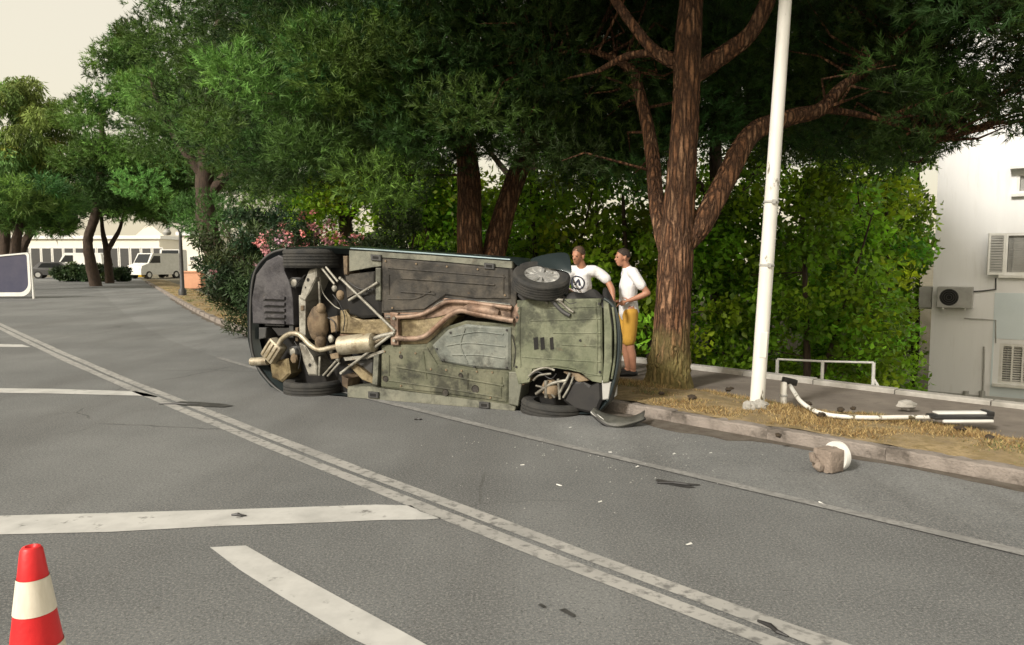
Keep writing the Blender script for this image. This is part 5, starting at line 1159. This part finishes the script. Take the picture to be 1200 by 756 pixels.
# cone
cp = G(51, 900, 0); k_ = 1.0
t = thing('traffic_cone', 'red and white striped traffic cone on the asphalt', 'cone', cp)
def cone_r(z): return .135 - (.135 - .028) * z / .50
apex = D(38, 640, cp.y).z
Hc = apex; 
def cr(z): return .118 - (.118 - .030) * z / Hc
mb = MB(); mb.box((0, 0, .018), (.36, .36, .036), bev=.012); mb.build('base', M_RED, t, True)
zs = [.034, Hc * .27, Hc * .38, Hc * .70, Hc * .86, Hc]
bands = [(.03, Hc * .22, M_RED, 'red_band'), (Hc * .22, Hc * .455, M_CREAMBAND, 'white_band'), (Hc * .455, Hc * .70, M_RED, 'red_band'), (Hc * .70, Hc * .865, M_CREAMBAND, 'white_band'), (Hc * .865, Hc, M_RED, 'red_band')]
hb = G(38, 755, 0)
def zpx(py): return D(44, py, cp.y).z
bands = [(.03, zpx(775), M_CREAMBAND, 'white_band'), (zpx(775), zpx(753), M_CREAMBAND, 'white_band')]
lev = [(zpx(640), zpx(675.5), M_RED, 'red_band'), (zpx(675.5), zpx(715), M_CREAMBAND, 'white_band'), (zpx(715), zpx(753), M_RED, 'red_band'), (zpx(753), zpx(795), M_CREAMBAND, 'white_band'), (zpx(795), .034, M_RED, 'red_band')]
pxm = cp.y / F_PX
def crz(z):
    zt, zb = zpx(640), zpx(753); f = (zt - z) / (zt - zb); return (11.5 + (28.5 - 11.5) * f) * pxm
for i, (zt, zb, m_, nm) in enumerate(lev):
    mb = MB(); e = .0 if m_ is M_RED else .002
    pr = [(crz(zb) + e, zb), (crz(zt) + e, zt)]
    if i == 0: pr = [(crz(zb), zb), (crz(zt) + .002, zt - .012), (crz(zt) - .004, zt - .002), (crz(zt) - .012, zt), (.012, zt - .012)]
    mb.lathe(pr, (0, 0, 0), 'z', 40); mb.build(nm, m_, t, True)

# soil clods on the verge
rr = random.Random(21)
for (px, py, r_, lab) in ((853, 458, .05, 'dark soil clod on the pavement edge between pine trunk and lamp post'), (811, 468, .06, 'large dark soil clod in the dry grass right of the pine trunk'), (857, 456, .035, 'small dark clod touching another clod near the pavement'), (775, 462, .04, 'dark soil clod in front of the pine trunk'), (935, 478, .045, 'dark clod under the curved end of the bent pole'), (962, 488, .05, 'dark clod against the road side of the bent pole'), (947, 475, .05, 'dark clod behind the curve of the bent pole'), (1125, 504, .055, 'dark clod in the grass below the fallen lantern'), (985, 482, .05, 'larger dark clod behind the straight part of the bent pole'), (1160, 515, .05, 'dark clod in the grass past the lantern end'), (1000, 480, .04, 'smaller dark clod behind the straight part of the bent pole'), (820, 500, .05, 'dark clod in the gutter below the kerb'), (912, 512, .04, 'dark clod on top of the kerb beside a stone joint')):
    p = G(px, py, .14 if py < 498 or px > 1000 else (.0 if px < 900 else .12))
    mb = MB(); r_ *= .78; mb.ball((0, 0, r_ * .4), (r_ * 1.15, r_ * .85, r_ * .6), 9, 6, jit=.28, rnd=rr)
    o = mb.build('soil_clod', M_CLOD, None, label=lab, category='soil', group='soil clods on the verge'); o.location = p; o.rotation_euler = (0, 0, rr.uniform(0, 6))
# pale rubble behind the bent pole
rp_ = G(1062, 478, .06); mb = MB(); mb.ball((0, 0, .03), (.10, .07, .055), 10, 7, jit=.18, rnd=rr); o = mb.build('concrete_lump', M_EDGE, None, label='pale concrete lump on the pavement behind the bent pole', category='rubble'); o.location = rp_
# litter on the road
mb = MB(); mb.add([(-.035, -.012, 0), (.03, -.016, .002), (.036, .008, .006), (-.02, .016, .003), (-.03, -.01, .008), (.03, .0, .012)], [(0, 1, 2, 3), (0, 1, 5, 4), (2, 3, 4, 5), (1, 2, 5), (0, 3, 4)]); shard = mb.mesh('plastic_shard', M_WPAINT)
for (px, py) in ((655, 569), (703, 588), (747, 547), (715, 530), (833, 531), (790, 532), (668, 501), (755, 544), (808, 638), (962, 550 + 40), (612, 545)):
    o = link('plastic_shard', shard, None, G(px, py, .003), rr.uniform(0, 6), label='small white plastic shard scattered on the asphalt', category='debris', group='plastic shards on the road')
    o.scale = (rr.uniform(.35, .8),) * 3
cr_ = np.random.default_rng(4); Pc = []
for k in range(110):
    px, py = 700 + 95 * cr_.normal(), 512 + abs(30 * cr_.normal()); p = G(px, py, .003); r_ = cr_.uniform(.003, .009); a = cr_.uniform(0, 6.28)
    Pc += [(p.x + r_ * math.cos(a + q), p.y + r_ * math.sin(a + q), .003) for q in (0, 2.1, 4.2)] + [(p.x, p.y, .003 + r_)]
T_ = np.array([(4 * k + a, 4 * k + b, 4 * k + c) for k in range(110) for a, b, c in ((0, 1, 3), (1, 2, 3), (2, 0, 3))])
link('glass_crumbs', np_mesh('glass_crumbs', np.array(Pc), T_, M_GREYP), label='tiny glass crumbs scattered on the asphalt below the car nose', category='debris', kind='stuff')
for (px, py, L_, a) in ((795, 568, .30, -10), (905, 738, .16, -60), (210, 474, .45, 0), (490, 492, .08, 0), (280, 605, .10, -10)):
    mb = MB(); mb.tube([(-L_ / 2, 0, .006), (-L_ * .1, .006, .010), (L_ * .2, -.006, .007), (L_ / 2, .004, .006)], [.006, .011, .009, .004], 6)
    lab = {795: 'dark rubber strip lying between the centre lines and the kerb', 905: 'thin dark twig across the double line', 210: 'long dark strip lying on the double line near the stop bar', 490: 'small dark scrap beside the car sill', 280: 'dark scrap on the wide white bar'}[px]
    o = mb.build('rubber_strip', M_BLACK, None, label=lab, category='debris'); o.location = G(px, py, .003); o.rotation_euler = (0, 0, R(a))

# ================================================================== WHITE BUILDING
BR = R(-36); bdir = Vector((math.cos(BR), math.sin(BR), 0))
bl = D(1090, 400, 19.5); bl.z = -2.45
bld = thing('white_building', 'white plastered building with air conditioners and shuttered windows beyond the pavement', 'building', bl, BR)
def FB(px, py):          # pixel on the facade -> (t along wall, z above base)
    d = ray(px, py); nrm = Vector((-bdir.y, bdir.x, 0)); o = Vector((0, 0, CAM_H)) - bl; t = -o.dot(nrm) / d.dot(nrm); p = o + d * t
    return p.dot(bdir), p.z
zsplit = FB(1160, 350)[1]; Wd, Ht = 14.0, 10.2
# openings
def rect(px0, py1, px1, py0):
    a, b = FB(px0, py1), FB(px1, py0); return a[0], b[0], a[1], b[1]
t0, _, z0, z1 = rect(1169, 449, 1199, 404); W1 = (t0, t0 + 1.0, z0, z1)
t0, _, z0, z1 = rect(1176, 322, 1198, 273); W2 = (t0, t0 + 1.1, z0, z1)
t0, _, z0, z1 = rect(1191, 227, 1199, 203); W3 = (t0, t0 + 1.1, z0, z1)
holes = [W1, W2, W3] + [(q[0] + dx, q[1] + dx, q[2], q[3]) for q in (W1, W2, W3) for dx in (3.0, 6.0, 9.0)]
def wall_cells(z_lo, z_hi, hs):
    xs = sorted({0, Wd} | {h[0] for h in hs} | {h[1] for h in hs}); zz = sorted({z_lo, z_hi} | {min(max(h[2], z_lo), z_hi) for h in hs} | {min(max(h[3], z_lo), z_hi) for h in hs}); mb = MB()
    def solid(i, j):
        if not (0 <= i < len(xs) - 1 and 0 <= j < len(zz) - 1): return None
        a, b = (xs[i] + xs[i + 1]) / 2, (zz[j] + zz[j + 1]) / 2
        return not any(h[0] < a < h[1] and h[2] < b < h[3] for h in hs)
    for i in range(len(xs) - 1):
        for j in range(len(zz) - 1):
            x0, x1, y0, y1 = xs[i], xs[i + 1], zz[j], zz[j + 1]; T_ = .25
            if solid(i, j): mb.add([(x0, 0, y0), (x1, 0, y0), (x1, 0, y1), (x0, 0, y1)], [(0, 1, 2, 3)])
            else:
                mb.add([(x0, 0, y0), (x1, 0, y0), (x1, T_, y0), (x0, T_, y0), (x0, 0, y1), (x1, 0, y1), (x1, T_, y1), (x0, T_, y1)], [(0, 3, 2, 1), (4, 5, 6, 7), (0, 4, 7, 3), (1, 2, 6, 5)])
    return mb
mb = wall_cells(0, Ht, holes); mb.add([(0, 0, 0), (0, 9, 0), (0, 9, Ht), (0, 0, Ht), (Wd, 0, 0), (Wd, 9, 0), (Wd, 9, Ht), (Wd, 0, Ht)], [(0, 1, 2, 3), (4, 7, 6, 5), (1, 5, 6, 2)]); mb.build('wall', M_WHITEWALL, bld)
mb = MB(); mb.box((Wd / 2, 4.45, Ht + .09), (Wd + .5, 9.6, .18)); mb.build('roof_slab', M_WHITEWALL, bld)
# pale blue painted lower bay
tb, zb_ = FB(1166, 343); t2, zw1 = W1[1] + .2, W1[3]
mb = MB()
for (a, b, c, d) in ((tb, Wd - .01, zsplit - 1.2 if False else W1[3] + .12, zb_), (tb, W1[0] - .12, W1[2] - .1, W1[3] + .119), (tb, Wd - .01, FB(1090, 458)[1] + .01, W1[2] - .101)):
    mb.box(((a + b) / 2, -.004, (c + d) / 2), (b - a, .012, d - c))
mb.build('painted_band', M_BLUEWALL, bld)
tp, zp_ = FB(1090, 458); mb = MB(); mb.box((Wd / 2 - .02, -.006, zp_ / 2), (Wd + .02, .016, zp_)); mb.build('plinth', M_PAVE if False else mat('plinth_plaster', (0.47, 0.475, 0.46), .9, (.36, .365, .35), 1.5, stretch=(2, 2, .5)), bld)
for hi, h in enumerate(holes):
    wn = link('window', None, bld); x0, x1, y0, y1 = h; cx_, cz_ = (x0 + x1) / 2, (y0 + y1) / 2
    mb = MB()
    for (x, z, sx, sz) in ((x0 + .03, cz_, .06, y1 - y0), (x1 - .03, cz_, .06, y1 - y0), (cx_, y0 + .03, x1 - x0 - .12, .06), (cx_, y1 - .03, x1 - x0 - .12, .06)): mb.box((x, .06, z), (sx, .10, sz))
    mb.build('frame', M_WPAINT, wn)
    mb = MB(); mb.box((cx_, .16, cz_), (x1 - x0 - .02, .02, y1 - y0 - .02)); mb.build('pane', M_GLASS, wn)
    mb = MB(); mb.box((cx_, -.05, y0 - .04), (x1 - x0 + .2, .14, .07)); mb.build('sill', M_WPAINT, wn)
    if hi in (0, 3, 6, 9):
        for k in range(5): mb = MB(); mb.box((x0 + .06 + (x1 - x0 - .12) * k / 4, .02, cz_), (.045, .05, y1 - y0 - .12)); mb.build('grille_bar', M_WPAINT, wn)
        for k in range(15): mb = MB(); mb.box((cx_, .075, y0 + .09 + (y1 - y0 - .18) * k / 14), (x1 - x0 - .14, .012, .045), Matrix.Rotation(R(35), 3, 'X')); mb.build('slat', M_WPAINT, wn)
    else:
        for k in range(16): mb = MB(); mb.box((cx_, .10, y0 + .09 + (y1 - y0 - .18) * k / 15), (x1 - x0 - .14, .012, .06), Matrix.Rotation(R(25), 3, 'X')); mb.build('slat', M_GREYP, wn)
# open casement shutter on the middle window
q = link('shutter', None, bld); x0, x1, y0, y1 = W2
Rt = Matrix.Rotation(R(118), 3, 'Z'); hx = Vector((x0, -.02, (y0 + y1) / 2)); wS = .42
def sbox(mb, u, z, su, sz, th=.04): mb.box(hx + Rt @ Vector((u * -1, 0, 0)) * -1 * 1.0 + Vector((0, 0, z)), (su, th, sz), Rt)
mb = MB(); hh = y1 - y0
dS = Vector((-.55, -.42, 0)).normalized()
RS = Matrix.Rotation(math.atan2(dS.y, dS.x), 3, 'Z')
for (u, z, su, sz) in ((.02, 0, .05, hh), (wS - .02, 0, .05, hh), (wS / 2, hh / 2 - .03, wS - .09, .06), (wS / 2, -hh / 2 + .03, wS - .09, .06)):
    mb.box(hx + dS * u + Vector((0, 0, z)), (su, .035, sz), RS)
mb.build('shutter_frame', M_WPAINT, q)
for k in range(14):
    mb = MB(); mb.box(hx + dS * (wS / 2) + Vector((0, 0, -hh / 2 + .09 + (hh - .18) * k / 13)), (wS - .1, .012, .06), RS @ Matrix.Rotation(R(30), 3, 'X')); mb.build('slat', M_GREYP, q)
# air conditioners
def aircon(label, loc, rz, parent_rot=BR):
    t = thing('air_conditioner', label, 'air conditioner', loc, rz, 'air conditioners on the white building')
    mb = MB(); mb.box((0, -.17, 0), (.78, .30, .54), bev=.015); mb.build('casing', M_GREYP, t)
    mb = MB()
    for r_ in (.06, .11, .16, .20): mb.lathe([(r_ - .006, -.326), (r_ + .006, -.326), (r_ + .006, -.318), (r_ - .006, -.318)], (-.12, 0, 0), 'y', 24)
    mb.build('fan_grille', M_DARKG, t)
    mb = MB(); mb.lathe([(.001, -.3215), (.215, -.3215), (.215, -.319)], (-.12, 0, 0), 'y', 28); mb.build('fan_opening', M_PIT, t)
    for x in (-.25, .25): mb = MB(); mb.box((x, -.14, -.295), (.04, .34, .04)); mb.box((x, .01, -.2), (.04, .02, .2)); mb.build('bracket', M_WPAINT, t)
    return t
ta, za = FB(1120, 348); aircon('air conditioner on the building front beside its corner', bl + bdir * ta + Vector((0, 0, za)) + Vector((bdir.y, -bdir.x, 0)) * .0, BR)
sidep = bl + Vector((-bdir.y, bdir.x, 0)) * .45 + Vector((0, 0, FB(1094, 349)[1])); aircon('air conditioner on the hidden side wall poking past the building corner', sidep, BR - math.pi / 2)
tl, zl = FB(1190, 197); mb = MB(); mb.box((tl + 1.2, -.12, zl), (2.6, .3, .07)); mb.build('ledge', M_WPAINT, bld)
def pipe(name, pts, r_=.018, m=M_DARKG):
    mb = MB(); mb.tube([(FB(*p)[0], -.03, FB(*p)[1]) for p in pts], r_, 8); mb.build(name, m, bld, True)
pipe('pipe', [(1136, 342), (1152, 341), (1167, 339), (1167, 326)])
pipe('pipe', [(1130, 373), (1150, 374), (1167, 375), (1167, 402)], .014, M_GREYP)
pipe('pipe', [(1153.5, 406), (1153, 430), (1152, 458)], .022, M_GREYP)
for x in (1132, 1151): pipe('drain_cover', [(x, 458), (x, 474)], .07, M_GREYP)

# ================================================================== FAR LEFT BACKGROUND
def house(name, label, px0, px1, py_top, Y, depth, wins, m=M_CREAM, base=0.0, gable=None):
    a, b = D(px0, 320, Y), D(px1, 320, Y); z = D(px0, py_top, Y).z; t = thing(name, label, 'building', (a.x, Y, base)); L_ = b.x - a.x
    mb = MB()
    if gable:
        zg = D(px0, gable, Y).z; poly = [(0, 0), (L_, 0), (L_, z), (L_ / 2, zg), (0, z)]
        mb.prism(poly, lambda u, v, c: Vector((u, c, v)), depth, 0.0)
    else: mb.box((L_ / 2, depth / 2, z / 2), (L_, depth, z))
    mb.build('wall', m, t)
    if not gable:
        mb = MB(); mb.box((L_ / 2, depth / 2, z + .2), (L_ + .6, depth + .6, .4)); mb.build('roof', M_WHITEWALL, t)
    for (x0, y0, x1, y1) in wins:
        p, q = D(x0, y1, Y), D(x1, y0, Y); w_ = link('window', None, t)
        mb = MB(); mb.box(((p.x + q.x) / 2 - a.x, -.05, (p.z + q.z) / 2), (q.x - p.x, .1, q.z - p.z)); mb.build('frame', M_WPAINT, w_)
        mb = MB(); mb.box(((p.x + q.x) / 2 - a.x, -.105, (p.z + q.z) / 2), (q.x - p.x - .25, .02, q.z - p.z - .25)); mb.build('pane', M_DARKG, w_)
    return t
house('white_hall', 'long low white hall with dark glazed front across the car park', 20, 188, 280, 92, 16, [(x, 290, x + 11, 316) for x in range(24, 184, 13)])
house('gabled_house', 'tall cream gabled house above the car park', 150, 204, 285, 120, 14, [(157, 278, 161, 283), (187, 278, 192, 284), (190, 294, 194, 300), (170, 292, 174, 298)], gable=262)
house('white_block', 'narrow white block right of the dark street lamp', 212, 250, 276, 84, 12, [(222, 300, 232, 306)])
mb = MB(); p = D(227, 337, 42); o = MB(); o.box((0, 0, .45), (1.1, .7, .9), bev=.05); o.box((0, 0, .95), (1.2, .8, .1), bev=.03); oo = o.build('salmon_block', M_ORANGE, None, label='salmon pink low block beside the dark street lamp', category='block'); oo.location = (p.x, p.y, 0)
def far_car(name, label, px, Y, L_, H_, m, van=False, rz=0.0, cat='van'):
    p = D(px, 320, Y); t = thing(name, label, cat, (p.x, Y, 0), rz)
    prof = [(-L_ / 2, .35), (-L_ / 2, H_ * .55), (-L_ / 2 + .1, H_ * .97), (-L_ / 2 + .4, H_), (L_ * .22, H_), (L_ * .33, H_ * .6), (L_ * .48, H_ * .5), (L_ / 2, H_ * .35), (L_ / 2, .35)] if van else \
           [(-L_ / 2, .3), (-L_ / 2, H_ * .58), (-L_ * .42, H_ * .64), (-L_ * .28, H_), (L_ * .08, H_), (L_ * .24, H_ * .64), (L_ * .46, H_ * .55), (L_ / 2, H_ * .4), (L_ / 2, .3)]
    mb = MB(); mb.prism(prof, lambda u, v, c: Vector((u, c, v)), .9, -.9, .08); mb.build('body', m, t, True)
    gl = [(L_ * .05, H_ * .62), (L_ * .05, H_ * .9), (L_ * .2, H_ * .9), (L_ * .30, H_ * .62)] if van else [(-L_ * .32, H_ * .66), (-L_ * .24, H_ * .93), (L_ * .06, H_ * .93), (L_ * .2, H_ * .66)]
    for y in (-.9, .9):
        mb = MB(); mb.prism(gl, lambda u, v, c: Vector((u, c, v)), y * .9, y * 1.005); mb.build('window', M_GLASS, t)
    for x in (-L_ * .32, L_ * .32):
        for y in (-.82, .82):
            wl = link('wheel', None, t); mb = MB(); mb.lathe([(.001, -.11), (.2, -.11), (.33, -.10), (.33, .10), (.2, .11), (.001, .11)], (x, y, .33), 'y', 18); mb.build('tyre', M_TYRE, wl, True)
            mb = MB(); mb.lathe([(.001, .0), (.2, .0), (.2, .01)], (x, y * 1.14, .33), 'y', 14); mb.build('rim', M_RIM, wl)
    ws = [(L_ * .225, H_ * .97), (L_ * .325, H_ * .63)] if van else [(L_ * .09, H_ * .96), (L_ * .235, H_ * .66)]
    mb = MB(); mb.add([(ws[0][0] + .03, -.7, ws[0][1]), (ws[0][0] + .03, .7, ws[0][1]), (ws[1][0] + .03, .76, ws[1][1]), (ws[1][0] + .03, -.76, ws[1][1])], [(0, 1, 2, 3)]); mb.build('windscreen', M_GLASS, t)
    mb = MB(); mb.box((L_ / 2 - .05, -.55, H_ * .38), (.1, .35, .16)); mb.build('headlight', M_LAMP_W, t)
    mb = MB(); mb.box((L_ / 2 - .05, .55, H_ * .38), (.1, .35, .16)); mb.build('headlight', M_LAMP_W, t)
    return t
far_car('parked_van', 'white van parked left of the clipped shrubs', 96, 72, 5.0, 2.3, M_WPAINT, True, R(180))
far_car('parked_van', 'white van parked beside the yellow waste container', 182, 66, 4.6, 2.2, M_WPAINT, True, R(-112))
far_car('parked_van', 'tall white van parked behind the dark street lamp', 203, 70, 4.8, 2.6, M_WPAINT, True, R(-75))
p = D(166, 320, 66); t = thing('waste_container', 'small yellow waste container between the hedge mound and the white van', 'container', (p.x, 66, 0), R(12))
mb = MB(); mb.prism([(-.42, .12), (.42, .12), (.5, .95), (-.5, .95)], lambda u, v, c: Vector((u, c, v)), .4, -.4, .03); mb.build('bin_body', M_YEL, t)
mb = MB(); mb.prism([(-.52, .95), (.52, .95), (.48, 1.08), (-.48, 1.08)], lambda u, v, c: Vector((u, c, v)), .43, -.43, .03); mb.build('lid', M_YEL, t)
for x in (-.35, .35): mb = MB(); mb.lathe([(.001, -.04), (.1, -.04), (.1, .04), (.001, .04)], (x, -.3, .1), 'y', 12); mb.build('castor', M_TYRE, t)
far_car('parked_car', 'dark car parked in front of the glazed hall', 68, 66, 4.2, 1.45, M_DARKG, False, R(20), 'car')
# dark street lamp
p = G(214, 347, .1); t = thing('street_lamp', 'slim dark street lamp with curved arms at the far kerb', 'street lamp', p)
Hs = D(213, 272, p.y).z - p.z; mb = MB(); mb.lathe([(.16, 0), (.16, .25), (.09, .35), (.075, Hs * .6), (.06, Hs)], (0, 0, 0), 'z', 12); mb.build('post', M_DARKG, t, True)
for s_ in (-1, 1):
    mb = MB(); mb.tube([(0, 0, Hs - .1), (s_ * .12, 0, Hs + .22), (s_ * .35, 0, Hs + .30), (s_ * .55, 0, Hs + .1)], [.04, .035, .03, .03], 8); mb.build('arm', M_DARKG, t, True)
    mb = MB(); mb.lathe([(.001, .12), (.10, .10), (.17, -.02), (.13, -.12), (.001, -.14)], (s_ * .55, 0, Hs), 'z', 14); mb.build('lamp_head', M_GREYP, t, True)
# glazed shelter at the left edge
Ys = G(40, 350, 0).y; xR = D(39.5, 330, Ys).x; xL = xR - 3.4; zT = D(37, 296, Ys).z
t = thing('roadside_panel', 'white framed dark tinted panel with rounded corners standing at the roadside', 'panel', (xR, Ys, 0), 0)
def rr_poly(x0, x1, z0, z1, r_, k=6):
    o = []
    for cx_, cz_, a0 in ((x1 - r_, z0 + r_, -90), (x1 - r_ * .3, z1 - r_ * .3, 0), (x0 + r_ * .3, z1 - r_ * .3, 90), (x0 + r_, z0 + r_, 180)):
        q = r_ if cz_ < (z0 + z1) / 2 else r_ * .3
        for i in range(k + 1): a = R(a0 + 90 * i / k); o.append((cx_ + q * math.cos(a), cz_ + q * math.sin(a)))
    return o
wS = 3.4; arch = lambda u: -.30 * max(0, (-u - .9) / 2.5) ** 1.3
po, pi_ = rr_poly(-wS, -.10, .10, zT, .42), rr_poly(-wS + .10, -.20, .26, zT - .07, .40)
po = [(u, v + (arch(u) if v > .8 else 0)) for u, v in po]; pi_ = [(u, v + (arch(u) if v > .8 else 0)) for u, v in pi_]
mb = MB(); n_ = len(po)
mb.add([(u, -.05, v) for u, v in po] + [(u, -.05, v) for u, v in pi_] + [(u, .05, v) for u, v in po] + [(u, .05, v) for u, v in pi_],
       [f for k in range(n_) for f in ((k, (k + 1) % n_, n_ + (k + 1) % n_, n_ + k), (2 * n_ + k, 3 * n_ + k, 3 * n_ + (k + 1) % n_, 2 * n_ + (k + 1) % n_), (k, 2 * n_ + k, 2 * n_ + (k + 1) % n_, (k + 1) % n_), (n_ + k, n_ + (k + 1) % n_, 3 * n_ + (k + 1) % n_, 3 * n_ + k))])
mb.build('panel_frame', M_WPAINT, t)
mb = MB(); mb.prism(pi_, lambda u, v, c: Vector((u, c, v)), .012, -.012); mb.build('tinted_pane', M_SMOKE, t)
mb = MB(); mb.tube([(-.03, 0, 0), (-.05, 0, zT * .5), (-.06, 0, zT)], [.05, .035, .03], 10); mb.build('post', M_WPAINT, t, True)
